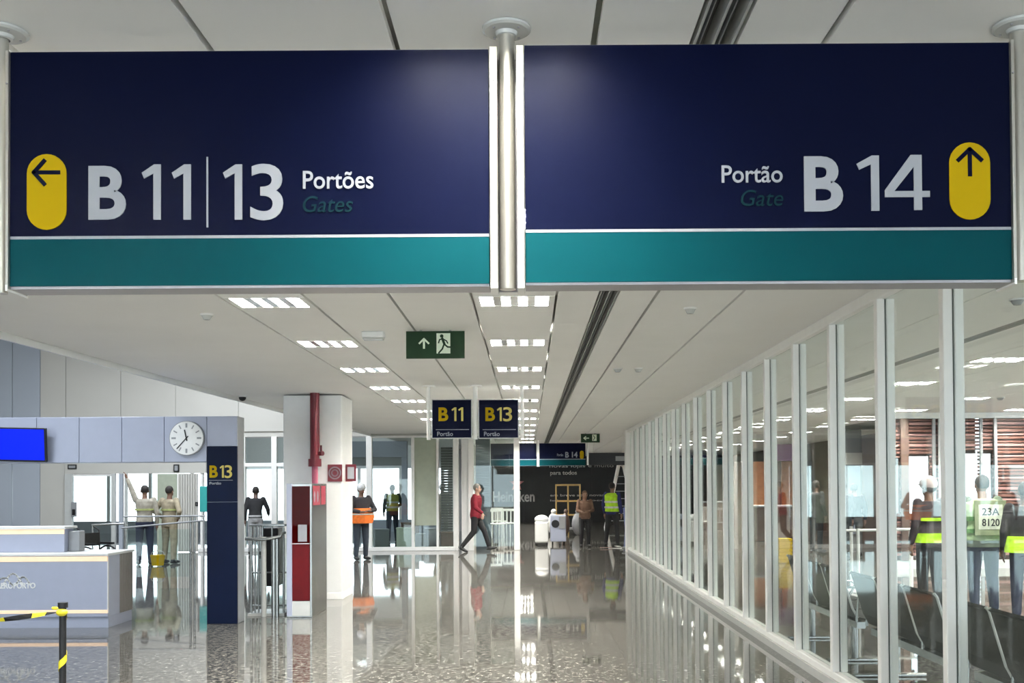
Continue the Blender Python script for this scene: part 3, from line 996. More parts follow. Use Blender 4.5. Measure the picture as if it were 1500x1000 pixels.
cc = pt(273, 641.5, YP - .05)
ck = thing('wall_clock', 'round white wall clock on the pale blue beam', 'clock', cc)
MB(cc).rod((cc.x, YP, cc.z), (cc.x, YP - .045, cc.z), .212, n=40).build('case', M_GREY, ck)
MB(cc).rod((cc.x, YP - .045, cc.z), (cc.x, YP - .05, cc.z), .203, n=40).build('dial', M_CLOCK, ck)
tk = MB(cc)
for i in range(12):
    t = i * PI / 6
    for r0, r1, w in ((.135, .175, .014 if i % 3 else .022),):
        dx, dz = math.sin(t), math.cos(t)
        stroke(tk, [(cc.x + dx * r0, cc.z + dz * r0), (cc.x + dx * r1, cc.z + dz * r1)], w, YP - .05, .002)
tk.build('hour_marks', M_GREY, ck)
hd = MB(cc)
for ang, ln, w in ((R(348), .10, .016), (R(222), .17, .012)):
    stroke(hd, [(cc.x - math.sin(ang) * .03, cc.z - math.cos(ang) * .03), (cc.x + math.sin(ang) * ln, cc.z + math.cos(ang) * ln)], w, YP - .052, .003)
hd.build('hands', M_BLACK, ck)

tvc = pt(20, 651, YP - .12)
tv = thing('wall_screen', 'flat screen showing plain blue, on the pale beam left of the clock', 'screen', tvc, R(-4))
tv.rotation_euler = (R(6), R(1.5), R(-3))
MB().bbox(-.41, .395, 0, .05, -.205, .205, .006).build('casing', M_BLACK, tv)
MB().box(-.395, .378, -.003, 0, -.182, .188).build('display', M_SCREEN, tv)
MB().box(-.1, .1, .05, .115, -.08, .08).build('bracket', M_BLACK, tv)

# ------------------------------------------------------------------ check-in counter
YD = 12.2
xd = X_(158, YD, 850)
dz = Z_(813, YD, 80)
do = Vector((xd - 1.0, YD, 0))
desk = thing('service_counter', 'pale blue gate counter with glowing edges behind the taped stanchion', 'counter', do)
MB(do).bbox(-8.8, xd, YD, YD + .36, .13, dz - .01, .006).build('body', M_PALE, desk)
MB(do).box(-8.8, xd - .005, YD + .03, YD + .75, 0.0, .13).build('plinth', M_PALE, desk)
MB(do).bbox(-8.8, xd + .01, YD - .012, YD + .80, dz - .01, dz + .02, .005).build('worktop', M_WHITE, desk)
MB(do).box(-8.8, xd + .002, YD - .006, YD + .0, dz - .075, dz - .015).build('light_strip', M_WARM, desk)
MB(do).box(-8.8, xd + .002, YD - .006, YD + .0, .175, .215).build('light_strip', M_WARM, desk)
MB(do).box(xd - .006, xd + .004, YD - .006, YD + .02, .175, dz - .015).build('light_strip', M_WHITE, desk)
sd = MB(do)
for i in range(8): sd.bbox(xd - .3, xd - .004, YD + .37 + i * .052, YD + .37 + i * .052 + .046, .13, dz - .01, .004)
sd.build('ribbed_side', mat('taupe_laminate', (0.22, 0.20, 0.18), .4), desk)
xu = X_(97, YD + .35, 790)
uz = Z_(771, YD + .35, 50)
MB(do).bbox(-8.8, xu, YD + .30, YD + .55, dz + .02, uz - .03, .006).build('upper_body', M_PALE, desk)
MB(do).box(-8.8, xu + .001, YD + .294, YD + .30, uz - .09, uz - .03).build('light_strip', M_WARM, desk)
MB(do).bbox(-8.8, xu + .02, YD + .27, YD + .62, uz - .03, uz, .004).build('upper_worktop', M_WHITE, desk)
MB(do).bbox(xu, xu + .14, YD + .40, YD + .56, dz + .02, uz - .06, .01).build('end_panel', M_GREY, desk)
ml = MB(do)
c1 = pt(24, 862, YD)
for k, (ox, w, h) in enumerate(((-.15, .20, .09), (-.04, .24, .14), (.08, .18, .10))):
    pts = [(c1.x + ox + w * (i / 10 - .5), c1.z + .04 + h * math.sin(PI * i / 10)) for i in range(11)]
    stroke(ml, pts, .02, YD, .004 + k * .0003)
ml.build('mountain_emblem', M_WHITE, desk)
a, b = pt(-6, 862, YD), pt(52, 853, YD)
text_mesh('AEROPORTO', a.x, b.x, a.z, b.z, YD, .004, .03, 0, do).build('lettering', M_WHITE, desk)

# ------------------------------------------------------------------ taped stanchion
sx, sy = X_(92, 5.8, 900), 5.8
so = Vector((sx, sy, 0))
st = thing('barrier_stanchion', 'black stanchion pole wrapped in yellow and black tape in front of the counter', 'stanchion', so)
ztop = Z_(882, 5.8, 92)
MB(so).rod((sx, sy, .02), (sx, sy, ztop - .03), .019, n=16).build('pole', M_BLACK, st)
MB(so).rod((sx, sy, 0), (sx, sy, .02), .16, .15, n=32).build('base', M_BLACK, st)
MB(so).rod((sx, sy, ztop - .03), (sx, sy, ztop), .027, n=16).build('cap', M_BLACK, st)
wr = MB(so)
# tape wound around the pole: one helicoidal band in stretches
N = 140
for k in range(N):
    z0 = .1 + (ztop - .16) * k / N
    t0 = k * .33
    if (k // 16) % 3 == 1 or (ztop - .3 < z0 < ztop - .1): continue
    p = []
    for tt, zz in ((t0, z0), (t0 + .34, z0 + .006), (t0 + .34, z0 + .05), (t0, z0 + .044)):
        p.append((sx + .0225 * math.cos(tt), sy + .0225 * math.sin(tt), zz))
    p2 = [(sx + .0205 * (a_[0] - sx) / .0225, sy + .0205 * (a_[1] - sy) / .0225, a_[2]) for a_ in p]
    wr.add(p + p2, [(0, 1, 2, 3), (7, 6, 5, 4), (0, 4, 5, 1), (2, 6, 7, 3)])
wr.build('tape_wrap', M_TAPEY, st)
kn = MB(so)
kn.ell((sx, sy - .012, ztop - .055), (.032, .026, .022)).ell((sx - .035, sy - .02, ztop - .03), (.02, .008, .01))
kn.build('tape_knot', M_TAPEY, st)
tp = thing('barrier_tape', 'twisted yellow and black barrier tape leading left from the stanchion', 'tape', (sx - .9, sy, ztop - .1))
pts = [(sx - .02 - 2.2 * i / 30, sy - .25 * i / 30, ztop - .055 - .16 * math.sin(PI * i / 60) - .02 * i / 30) for i in range(31)]
seg_y, seg_b = MB(tp.location), MB(tp.location)
for i in range(30):
    a_, b_ = Vector(pts[i]), Vector(pts[i + 1])
    tw0, tw1 = i * .55, (i + 1) * .55
    n0 = Vector((0, math.cos(tw0), math.sin(tw0))) * .014
    n1 = Vector((0, math.cos(tw1), math.sin(tw1))) * .014
    off = Vector((0, .0015, .0015))
    (seg_y if i % 3 == 1 else seg_b).add([a_ - n0, b_ - n1, b_ + n1, a_ + n0, a_ - n0 + off, b_ - n1 + off, b_ + n1 + off, a_ + n0 + off], [(0, 1, 2, 3), (7, 6, 5, 4), (0, 4, 5, 1), (2, 6, 7, 3)])
seg_b.build('black_stretch', M_BLACK, tp)['kind'] = 'stuff'
seg_y.build('yellow_stretch', M_TAPEY, tp)['kind'] = 'stuff'

# ------------------------------------------------------------------ white pillar, hose cabinet, pipe
YC = 15.15
pxl, pxr = X_(415, YC, 700), X_(501, YC, 700)
pl = struct('trim_1', MB().bbox(pxl, pxr, YC, YC + .9, 0, CZ - .02, .015), M_WHITE)
MB().bbox(pxl - .004, pxr + .004, YC - .004, YC + .904, 0, .1, .003).build('skirting', M_FRAME, pl)
YK = 13.05
kx0, kx1 = X_(420, YK, 800), X_(457, YK, 800)
kz = Z_(708, YK, 440)
ko = Vector(((kx0 + kx1) / 2, YK, 0))
hc = thing('hose_cabinet', 'tall stainless fire hose cabinet with a red glass front before the white pillar', 'cabinet', ko)
kd = X_(483, 14.0, 800)
MB(ko).bbox(kx0, kx1, YK + .01, 14.0, 0, kz, .006).build('body', M_STEEL, hc)
MB(ko).bbox(kx0, kx0 + .07, YK - .01, YK + .01, .02, kz, .004).build('front_frame', M_PALE, hc)
MB(ko).bbox(kx1 - .025, kx1, YK - .01, YK + .01, .02, kz, .004).build('front_frame', M_STEEL, hc)
rz0, rzm, rz1 = Z_(880, YK, 440), Z_(796, YK, 440), Z_(712, YK, 440)
MB(ko).bbox(kx0 + .07, kx1 - .025, YK - .008, YK + .01, .02, rz0, .004).build('kick_plate', M_SILL, hc)
d = MB(ko).bbox(kx0 + .072, kx1 - .027, YK - .012, YK + .01, rz0 + .003, rzm - .004, .004).build('lower_door', M_REDD, hc)
bx = MB(ko).box(kx0 + .072, kx1 - .027, YK - .006, YK + .008, rzm + .004, rz1).build('upper_recess', mat('recess_red', (.11, .003, .006), .4), hc)
MB(ko).box(kx0 + .072, kx1 - .027, YK - .016, YK - .012, rzm + .004, rz1).build('door_pane', M_GLASSR, hc)
MB(ko).bbox(kx0 + .06, kx1 - .02, YK - .018, YK - .012, rzm - .006, rzm + .006, .002).build('handle', M_SILL, hc)
a, b = pt(437, 793, YK), pt(450, 768, YK)
MB(ko).bbox(a.x, b.x, YK - .022, YK - .018, a.z, b.z, .002).build('instruction_label', M_LET, hc)
# stickers on the cabinet's side
sk = MB(ko).box(kx1 + .0, kx1 + .003, YK + .06, YK + .50, kz - .28, kz - .03).build('red_sticker', mat('sticker_pink', (.30, .03, .05), .5), hc)
s2 = MB(ko).box(kx1 + .0, kx1 + .003, YK + .58, YK + .86, kz - .28, kz - .03).build('red_sticker', MATS['sticker_pink'], hc)
for k in range(2):
    e = MB(ko)
    yy = YK + .15 + k * .2
    e.rod((kx1 + .0035, yy, kz - .24), (kx1 + .0035, yy, kz - .10), .003, n=6)
    e.ell((kx1 + .0035, yy, kz - .17), (.002, .05, .075))
    e.build('extinguisher_pictogram', M_LET, sk)
pxc = X_(460.5, 15.0, 640)
pp = thing('fire_pipe', 'dark red vertical fire pipe running up the white pillar to the ceiling', 'pipe', (pxc, 15.02, 1.7))
opp = pp.location
z1p = Z_(677, 15, 460)
MB(opp).rod((pxc, 15.03, z1p), (pxc, 15.03, CZ), .068, n=20).build('riser', M_RED, pp)
MB(opp).rod((pxc, 15.03, z1p - .06), (pxc, 15.03, z1p + .05), .095, n=20).build('coupling', M_RED, pp)
MB(opp).rod((pxc, 15.03, 1.30), (pxc, 15.03, z1p), .045, n=16).build('lower_pipe', mat('pipe_pink', (.45, .10, .16), .4), pp)
MB(opp).rod((pxc + .07, 15.0, z1p + .13), (pxc + .13, 14.96, z1p + .13), .035, n=10).rod((pxc + .1, 14.99, z1p + .12), (pxc + .1, 14.99, z1p + .25), .015, n=8).build('valve', M_RED, pp)
fy = YC - .015
a, b = pt(480, 705, fy), pt(501, 680, fy)
fs_ = thing('hose_sign', 'red and white square fire hose sign on the white pillar', 'sign', ((a.x + b.x) / 2, fy, a.z))
MB(fs_.location).box(a.x, b.x, fy, fy + .012, a.z, b.z).build('plate', M_RED, fs_)
rg = MB(fs_.location)
cx_, cz_ = (a.x + b.x) / 2, (a.z + b.z) / 2
for rr in (.085, .045):
    stroke(rg, [(cx_ + rr * math.cos(i * PI / 10), cz_ + rr * math.sin(i * PI / 10)) for i in range(21)], .018, fy, .003)
rg.build('hose_pictogram', M_LET, fs_)
a = pt(509, 705, 15.5); b = pt(509, 680, 15.5)
f2 = thing('projecting_sign', 'small fire sign projecting from the right side of the white pillar', 'sign', (pxr, 15.5, a.z))
MB(f2.location).bbox(pxr, pxr + .16, 15.44, 15.46, a.z, b.z, .003).build('plate', M_RED, f2)
MB(f2.location).box(pxr + .03, pxr + .13, 15.436, 15.44, a.z + .04, b.z - .04).build('pictogram', M_LET, f2)

# ------------------------------------------------------------------ stainless barrier between portal and cabinet
YE = 13.2
bo = Vector((X_(385, YE), YE, 0))
bar = thing('turnstile_railing', 'stainless railing of close vertical tubes between the B 13 column and hose cabinet', 'railing', bo)
zt, zh = Z_(768, YE, 385), Z_(786, YE, 385)
x0, x1 = X_(361, YE, 850), X_(415, YE, 850)
MB(bo).bbox(x0, x1, YE + .1, YE + .22, zt - .03, zt, .008).build('top_cover', M_STEEL, bar)
MB(bo).tube([(x0, YE - .05, zh - .02), ((x0 + x1) / 2, YE - .05, zh - .03), (x1 - .03, YE - .03, zh), (x1 - .01, YE + .0, zh + .05), (x1 + .005, YE + .05, zh + .05)], .022, 10).build('handrail', M_STEEL, bar)
for px, r in ((363, .018), (369, .012), (374, .012), (380, .014), (386.5, .034), (394, .012), (401, .026), (406, .026), (411, .014)):
    xx = X_(px, YE, 850)
    MB(bo).rod((xx, YE + (.0 if r > .02 else .16), 0), (xx, YE + (.0 if r > .02 else .16), zt - .03 if r < .02 else zh), r, n=12).build('post', M_STEEL if r < .03 else M_SILL, bar)
for z in (.12, .55): MB(bo).rod((x0, YE + .16, z), (x1, YE + .16, z), .012, n=8).build('cross_rail', M_STEEL, bar)
MB(bo).box(x0, x1, YE + .5, YE + .512, .05, zt - .2).build('glass_pane', M_GLASSF, bar)
MB(bo).bbox(x0 + .1, x0 + .32, YE + .35, YE + .75, 0.35, zt - .06, .02).build('reader_box', M_BLACK, bar)
MB(bo).box(x0, x1, YE + .05, YE + .55, 0, .03).build('base_plate', M_SILL, bar)

# railing in the left hall
YL = 18.0
ro = Vector((X_(240, YL), YL, 0))
rl = thing('glass_railing', 'glass railing with two thin steel handrails in front of the two uniformed workers', 'railing', ro)
for y_a, y_b, xa, xb in ((756.5, 755.5, 181, 300), (773, 762, 178, 300)):
    MB(ro).tube([(X_(xa, YL), YL, Z_(y_a, YL, xa)), (X_(xb, YL), YL, Z_(y_b, YL, xb))], .015, 8).build('handrail', M_GREY, rl)
for px in (183, 278, 284): MB(ro).rod((X_(px, YL), YL + .04, 0), (X_(px, YL), YL + .04, Z_(757, YL, px)), .022, n=10).build('post', M_STEEL, rl)
for a_, b_ in ((185, 228), (232, 276)): MB(ro).box(X_(a_, YL), X_(b_, YL), YL + .03, YL + .042, .1, Z_(775, YL, 230)).build('glass_pane', M_GLASSF, rl)
r2o = Vector((X_(150, 20), 20, 0))
r2 = thing('handrail_low', 'low steel handrail behind the black wheelchair', 'railing', r2o)
MB(r2o).tube([(X_(122, 20), 20.4, Z_(770, 20, 122)), (X_(172, 20), 20.4, Z_(768, 20, 122))], .02, 8).build('handrail', M_STEEL, r2)
for px in (123, 171): MB(r2o).rod((X_(px, 20), 20.4, 0), (X_(px, 20), 20.4, Z_(770, 20, 122)), .018, n=8).build('post', M_STEEL, r2)

# wheelchair behind the counter
wc = thing('wheelchair', 'folded black wheelchair behind the right end of the pale counter', 'wheelchair', (X_(142, 19), 19, 0), R(68))
for s in (-.27, .27):
    w_ = MB()
    w_.tube([(s, .0 + .29 * math.cos(t * PI / 12), .30 + .29 * math.sin(t * PI / 12)) for t in range(25)], .018, 6)
    for t in range(6): w_.rod((s, 0, .3), (s, .28 * math.cos(t * PI / 3), .3 + .28 * math.sin(t * PI / 3)), .004, n=5)
    w_.build('wheel', M_BLACK, wc)
    MB().tube([(s * .8, .30, .95), (s * .8, .16, .88), (s * .8, .14, .3)], .014, 6).build('handle', M_BLACK, wc)
    MB().bbox(s * .8 - .02, s * .8 + .02, -.2, .12, .62, .66, .008).build('armrest', M_BLACK, wc)
MB().bbox(-.2, .2, -.22, .14, .42, .47, .015).build('seat', M_SEAT, wc)
MB().bbox(-.2, .2, .13, .15, .60, .84, .01).build('backrest', M_SEAT, wc)

# small dark signs over the doors and fittings
for px0, px1, py0, py1, Y, lab in ((99, 112, 680, 687, YB - .1, 'small black exit plate above the left door post'), (254, 262, 680, 691, YB - .15, 'small dark square plate above the ribbed panel'),
                                (286, 290, 735, 741, YB - .12, 'tiny dark call box on the ribbed panel')):
    a, b = pt(px0, py1, Y), pt(px1, py0, Y)
    t = thing('door_plate', lab, 'plate', (a.x, Y, a.z))
    MB(t.location).bbox(a.x, b.x, Y, Y + .04, a.z, b.z, .004).build('plate', M_BLACK, t)
    MB(t.location).box(a.x + .03, b.x - .03, Y - .003, Y, a.z + .03, b.z - .03).build('face', M_GREY, t)
a, b = pt(104, 757, YB - .14), pt(112, 735, YB - .14)
t = thing('access_panel', 'grey access reader with black buttons beside the left door', 'reader', (a.x, YB - .14, a.z))
MB(t.location).bbox(a.x, b.x, YB - .14, YB - .1, a.z, b.z, .01).build('case', M_GREY, t)
MB(t.location).box(a.x + .03, b.x - .03, YB - .15, YB - .14, a.z + .05, a.z + .2).build('keypad', M_BLACK, t)
a = pt(298, 745, 24)
t = thing('teal_board', 'narrow teal board standing beside the navy B 13 column in the back', 'board', (a.x, 24, 0))
MB(t.location).bbox(X_(292, 24), X_(305, 24), 24, 24.05, 1.1, Z_(712, 24, 298), .01).build('board_face', M_TURQ, t)
MB(t.location).rod((X_(298, 24), 24.03, 0), (X_(298, 24), 24.03, 1.1), .02, n=8).build('stand', M_GREY, t)

# yellow wet-floor bucket near the workers
yb = thing('yellow_bucket', 'yellow mop bucket on the floor at the uniformed workers feet', 'bucket', (X_(236, 22.0), 21.8, 0))
MB().loft([((0, 0, .02), .12, .10), ((0, 0, .2), .15, .12), ((0, 0, .24), .16, .13)], 16).build('pail', M_YEL, yb)
MB().tube([(-.15, 0, .22), (-.12, 0, .30), (0, 0, .34), (.12, 0, .30), (.15, 0, .22)], .008, 6).build('handle', M_GREY, yb)

# ------------------------------------------------------------------ ceiling fittings


def detector(px, py, Y, label, r=.05, dark=False):
    xx = X_(px, Y, py)
    t = thing('smoke_detector', label, 'detector', (xx, Y, CZ))
    MB().rod((0, 0, -.012), (0, 0, 0), r * 1.15, n=20).build('base', M_WHITE, t)
    MB().rod((0, 0, -.045), (0, 0, -.012), r * .55, r * .95, n=20).build('sensor', M_GREY if dark else M_SILL, t)


detector(303, 455, 8.15, 'round smoke detector in the plain ceiling left of the luminaires', .045)
detector(1011, 452, 8.0, 'round ceiling detector right of the dark slot, just below the B 14 sign', .045)
detector(905, 540, 12.1, 'small ceiling detector in the middle distance right of the slot', .05)
detector(935, 541, 12.1, 'small ceiling detector nearest the top of the far glass mullions', .05)
detector(247, 563, 14.0, 'ceiling detector at the ceiling edge above the clock', .08, True) if False else None
detector(1490, 437, 7.7, 'ceiling detector beyond the glass under the right post', .05, True)
detector(1465, 580, 16.5, 'tiny ceiling detector beyond the glass above the slatted windows', .06, True)
eb = thing('emergency_light', 'small white emergency light box on the ceiling left of the green exit sign', 'emergency light', (X_(547, 9.15, 480), 9.15, CZ))
MB().bbox(-.10, .10, -.06, .06, -.055, 0, .01).build('box', M_WHITE, eb)
MB().bbox(-.09, .09, -.05, .05, -.07, -.055, .005).build('lens', M_SILL, eb)
sc_ = thing('security_camera', 'dark dome camera hanging at the ceiling edge above the clock', 'camera', (-4.30, 15.4, CZ))
MB().rod((0, 0, -.02), (0, 0, .0), .07, n=16).build('base', M_WHITE, sc_)
MB().ell((0, 0, -.03), (.055, .055, .05)).build('dome', M_BLACK, sc_)

# ------------------------------------------------------------------ people


def remeshed(mb, vox, name, m, parent, smooth_it=4):
    me = mb.mesh(name)
    ob = bpy.data.objects.new(name, me)
    COL.objects.link(ob)
    md = ob.modifiers.new('r', 'REMESH')
    md.mode = 'VOXEL'
    md.voxel_size = vox
    md.use_smooth_shade = True
    s_ = ob.modifiers.new('s', 'SMOOTH')
    s_.iterations = smooth_it
    s_.factor = .5
    dg = bpy.context.evaluated_depsgraph_get()
    nm = bpy.data.meshes.new_from_object(ob.evaluated_get(dg))
    nm.name = name
    bpy.data.objects.remove(ob)
    nm.materials.clear()
    nm.materials.append(m)
    o = bpy.data.objects.new(name, nm)
    COL.objects.link(o)
    o.parent = parent
    return o


SKIN = {'light': mat('skin_light', (.52, .32, .24), .5), 'brown': mat('skin_brown', (.22, .12, .08), .5), 'dark': mat('skin_dark', (.10, .055, .04), .5)}
CL = {}


def cloth(name, col):
    if name not in CL: CL[name] = mat('cloth_' + name, col, .85, var=.18, scale=14, bump=.3)
    return CL[name]


def person(label, px, Y, py_feet, face, skin='brown', shirt=('grey', (.3, .3, .3)), pants=('black', (.015, .015, .018)), hair=(.02, .015, .012), h=1.72,
           pose=None, long_sleeve=True, helmet=None, vest=None, shoes=(.02, .02, .02), cap=None, group=None, hair_long=False, stripe=None, lean=0.0, bulk=1.0, vox=.011):
    xx = X_(px, Y, 800)
    t = thing('person', label, 'person', (xx, Y, 0), R(face), group)
    k = h / 1.72
    t.scale = (k, k, k)
    J = dict(hipL=(.095, 0, .92), hipR=(-.095, 0, .92), kneeL=(.11, -.015, .50), kneeR=(-.11, -.015, .50), ankL=(.12, .02, .085), ankR=(-.12, .02, .085),
             shL=(.185, 0, 1.41), shR=(-.185, 0, 1.41), elL=(.25, .03, 1.12), elR=(-.25, .03, 1.12), wrL=(.25, -.06, .88), wrR=(-.25, -.06, .88),
             head=(0, -.02, 1.60), chest=(0, 0, 1.28), pel=(0, 0, .95), neck=(0, 0, 1.45), dirL=(0, 0, -1), dirR=(0, 0, -1), toeL=(.14, -.13, .03), toeR=(-.14, -.13, .03))
    if pose: J.update(pose)
    V = {a_: Vector(b_) for a_, b_ in J.items()}
    if lean:
        for nme in ('shL', 'shR', 'head', 'chest', 'neck', 'elL', 'elR', 'wrL', 'wrR'):
            V[nme] += Vector((0, -lean * (V[nme].z - .95), 0))
    mS = SKIN[skin]

    def torso(mb, g_):
        p, c, n_ = V['pel'], V['chest'], V['neck']
        b_ = bulk
        mb.loft([(p + Vector((0, 0, -.10)), .155 * b_ + g_, .11 * b_ + g_), (p, .165 * b_ + g_, .12 * b_ + g_), (p.lerp(c, .45), .145 * b_ + g_, .105 * b_ + g_), (c, .175 * b_ + g_, .12 * b_ + g_),
                 (c.lerp(n_, .6), .185 * b_ + g_, .105 * b_ + g_), (n_ + Vector((0, 0, -.02)), .10 + g_, .075 + g_)])

    def limb(mb, a_, b_, r0, r1):
        mb.rod(a_, b_, r0, r1, n=12)
        mb.ell(a_, (r0,) * 3, 10, 6)
        mb.ell(b_, (r1,) * 3, 10, 6)

    body = MB()
    torso(body, 0)
    limb(body, V['neck'] - Vector((0, 0, .05)), V['head'] - Vector((0, 0, .06)), .058, .055)
    hd = V['head']
    body.ell(hd + Vector((0, .012, .02)), (.076, .094, .10), 16, 10)
    body.ell(hd + Vector((0, -.025, -.045)), (.056, .062, .07), 14, 8)
    body.ell(hd + Vector((0, -.094, -.012)), (.012, .018, .022), 8, 6)
    for s in (-1, 1):
        body.ell(hd + Vector((s * .080, .01, -.005)), (.012, .02, .032), 8, 6)
    for s in 'LR':
        limb(body, V['hip' + s], V['knee' + s], .080, .056)
        limb(body, V['knee' + s], V['ank' + s], .054, .036)
        ft = V['toe' + s]
        
        limb(body, V['sh' + s], V['el' + s], .050, .040)
        limb(body, V['el' + s], V['wr' + s], .038, .026)
        w_ = V['wr' + s]
        dd = V['dir' + s].normalized()
        sd_ = Vector((0, 1, 0)) if abs(dd.y) < .7 else Vector((0, 0, 1))
        sd_ = (sd_ - dd * sd_.dot(dd)).normalized()
        nn = dd.cross(sd_)
        limb(body, w_, w_ + dd * .075, .026, .030)
        for q in range(4):
            b0 = w_ + dd * .08 + sd_ * (.028 - .018 * q)
            ln = (.040, .046, .043, .034)[q]
            m1 = b0 + dd * ln
            limb(body, b0, m1, .0105, .0095)
            limb(body, m1, m1 + (dd + nn * .5 * (1 if s == 'R' else -1)).normalized() * ln * .7, .0095, .008)
        th0 = w_ + dd * .02 + sd_ * -.02
        limb(body, th0, th0 + (dd * .8 - sd_).normalized() * .055, .013, .010)
    remeshed(body, .0095, 'body', mS, t, 2)
    # clothing
    sh = MB()
    torso(sh, .016)
    for s in 'LR':
        e = V['el' + s]
        limb(sh, V['sh' + s], e if long_sleeve else V['sh' + s].lerp(e, .75), .064, .056)
        if long_sleeve: limb(sh, e, e.lerp(V['wr' + s], .88), .056, .043)
    remeshed(sh, vox * 1.15, 'shirt', cloth(*shirt), t)
    tr = MB()
    p = V['pel']
    tr.loft([(p + Vector((0, 0, -.13)), .15, .125), (p + Vector((0, 0, -.05)), .182, .137), (p + Vector((0, 0, .06)), .172, .128)])
    for s in 'LR':
        limb(tr, V['hip' + s] - Vector((0, 0, .03)), V['knee' + s], .098, .075)
        limb(tr, V['knee' + s], V['knee' + s].lerp(V['ank' + s], .93), .073, .056)
    remeshed(tr, vox * 1.15, 'trousers', cloth(*pants), t)
    shm = mat('shoe_%02d' % int(shoes[0] * 100), shoes, .5)
    for s in 'LR':
        a_, f_ = V['ank' + s], V['toe' + s]
        d_ = (f_ - a_)
        m = MB()
        yaw = math.atan2(d_.x, -d_.y)
        pit = math.atan2(f_.z - (a_.z - .055), math.hypot(d_.x, d_.y))
        rot = Matrix.Rotation(yaw, 3, 'Z') @ Matrix.Rotation(-pit, 3, 'X')
        c_ = a_ + rot @ Vector((0, -.06, -.045))
        m.ell(c_, (.050, .145, .040), 14, 8, rot)
        m.ell(a_ + Vector((0, 0, -.02)), (.055, .058, .05), 12, 6)
        m.build('shoe', shm, t)
    hm = mat('hair_%d' % int(hair[0] * 1000), hair, .7, bump=.4, scale=60)
    if helmet is None:
        hr = MB()
        hr.ell(hd + Vector((0, .022, .035)), (.086, .098, .100), 16, 10)
        if hair_long: hr.ell(hd + Vector((0, .06, -.07)), (.085, .06, .15), 14, 8)
        o_ = remeshed(hr, .012, 'hair', hm, t, 2)
        # cut away the face side
        bm = bmesh.new(); bm.from_mesh(o_.data)
        kill = [v for v in bm.verts if (v.co.y < hd.y - .045 and v.co.z < hd.z + .055) or (v.co.z < hd.z - .03 and not hair_long and v.co.y < hd.y + .03)]
        bmesh.ops.delete(bm, geom=kill, context='VERTS'); bm.to_mesh(o_.data); bm.free()
    else:
        hmt = mat('helmet_' + helmet[0], helmet[1], .3)
        he = MB()
        he.ell(hd + Vector((0, .01, .055)), (.105, .125, .105), 18, 10)
        he.ell(hd + Vector((0, -.05, .045)), (.10, .12, .012), 16, 6)
        he.build('hard_hat', hmt, t)
        MB().ell(hd + Vector((0, .05, .0)), (.084, .065, .06), 14, 8).build('hair', hm, t)
    ey = MB()
    for s in (-1, 1): ey.ell(hd + Vector((s * .032, -.083, .012)), (.011, .007, .007), 8, 6)
    ey.build('eyes', M_BLACK, t)
    MB().ell(hd + Vector((0, -.084, -.055)), (.022, .008, .006), 8, 6).build('mouth', mat('lips', (.25, .08, .07), .5), t)
    if vest:
        vm = cloth(*vest)
        ve = MB()
        p, c, n_ = V['pel'], V['chest'], V['neck']
        b_ = bulk
        ve.loft([(p + Vector((0, 0, -.02)), .195 * b_, .150 * b_), (p.lerp(c, .5), .185 * b_, .142 * b_), (c, .205 * b_, .152 * b_), (c.lerp(n_, .62), .212 * b_, .135 * b_), (n_ + Vector((0, 0, -.01)), .125, .10)])
        remeshed(ve, .014, 'vest', vm, t)
        sm = cloth('reflective', (.62, .64, .60))
        for f_ in (.30, .75):
            q = p.lerp(c, f_)
            MB().loft([(q + Vector((0, 0, -.025)), .208 * b_, .160 * b_), (q + Vector((0, 0, .025)), .208 * b_, .160 * b_)]).build('reflective_band', sm if stripe is None else cloth(*stripe), t)
    elif stripe:
        p, c = V['pel'], V['chest']
        q = p.lerp(c, .75)
        MB().loft([(q + Vector((0, 0, -.02)), .186 * bulk + .018, .128 * bulk + .018), (q + Vector((0, 0, .02)), .186 * bulk + .018, .128 * bulk + .018)]).build('reflective_band', cloth(*stripe), t)
    return t, V


BEIGE = ('khaki', (.34, .29, .20))
KH2 = ('beige_grey', (.36, .33, .27))
NAVYC = ('navy', (.015, .02, .045))
BLK = ('black', (.014, .014, .016))
LIME = ('lime', (.42, .72, .02))
ORG = ('orange', (.90, .20, .03))
RAISE = dict(elR=(-.36, -.02, 1.62), wrR=(-.50, -.04, 1.86), dirR=(-.5, 0, .9))
person('worker in beige shirt and dark trousers pointing up beside the glass door', 212, 22.3, 823, 200, 'brown', KH2, NAVYC,
       pose=dict(elL=(.27, -.02, 1.64), wrL=(.36, -.02, 1.88), dirL=(.4, 0, .9)), stripe=('lime_dull', (.38, .42, .16)))
person('worker in full khaki uniform with hands on hips by the yellow bucket', 248, 22.6, 826, 160, 'brown', BEIGE, BEIGE,
       pose=dict(elL=(.34, .08, 1.16), wrL=(.19, -.06, 1.00), dirL=(-.6, -.4, -.5), elR=(-.34, .08, 1.16), wrR=(-.19, -.06, 1.00), dirR=(.6, -.4, -.5)), stripe=('lime_dull', (.38, .42, .16)), h=1.70)
person('person in a dark top leaning forward behind the stainless railing', 374, 25.3, 810, 190, 'dark', BLK, ('light_grey', (.35, .35, .35)), lean=.25, h=1.68,
       pose=dict(elR=(-.3, -.1, 1.15), wrR=(-.3, -.3, 1.02), dirR=(0, -1, -.2)))
person('worker in white hard hat and orange waist vest right of the white pillar', 529, 23.3, 818, 35, 'brown', ('dark_grey', (.035, .03, .035)), ('slate', (.03, .04, .055)),
       helmet=('white', (.8, .8, .8)), bulk=1.15, pose=dict(elL=(.30, -.10, 1.14), wrL=(.12, -.26, 1.12), dirL=(-.9, -.3, 0), elR=(-.30, -.10, 1.14), wrR=(-.14, -.26, 1.10), dirR=(.9, -.3, 0)))
w_o = bpy.data.objects.get('person.003')
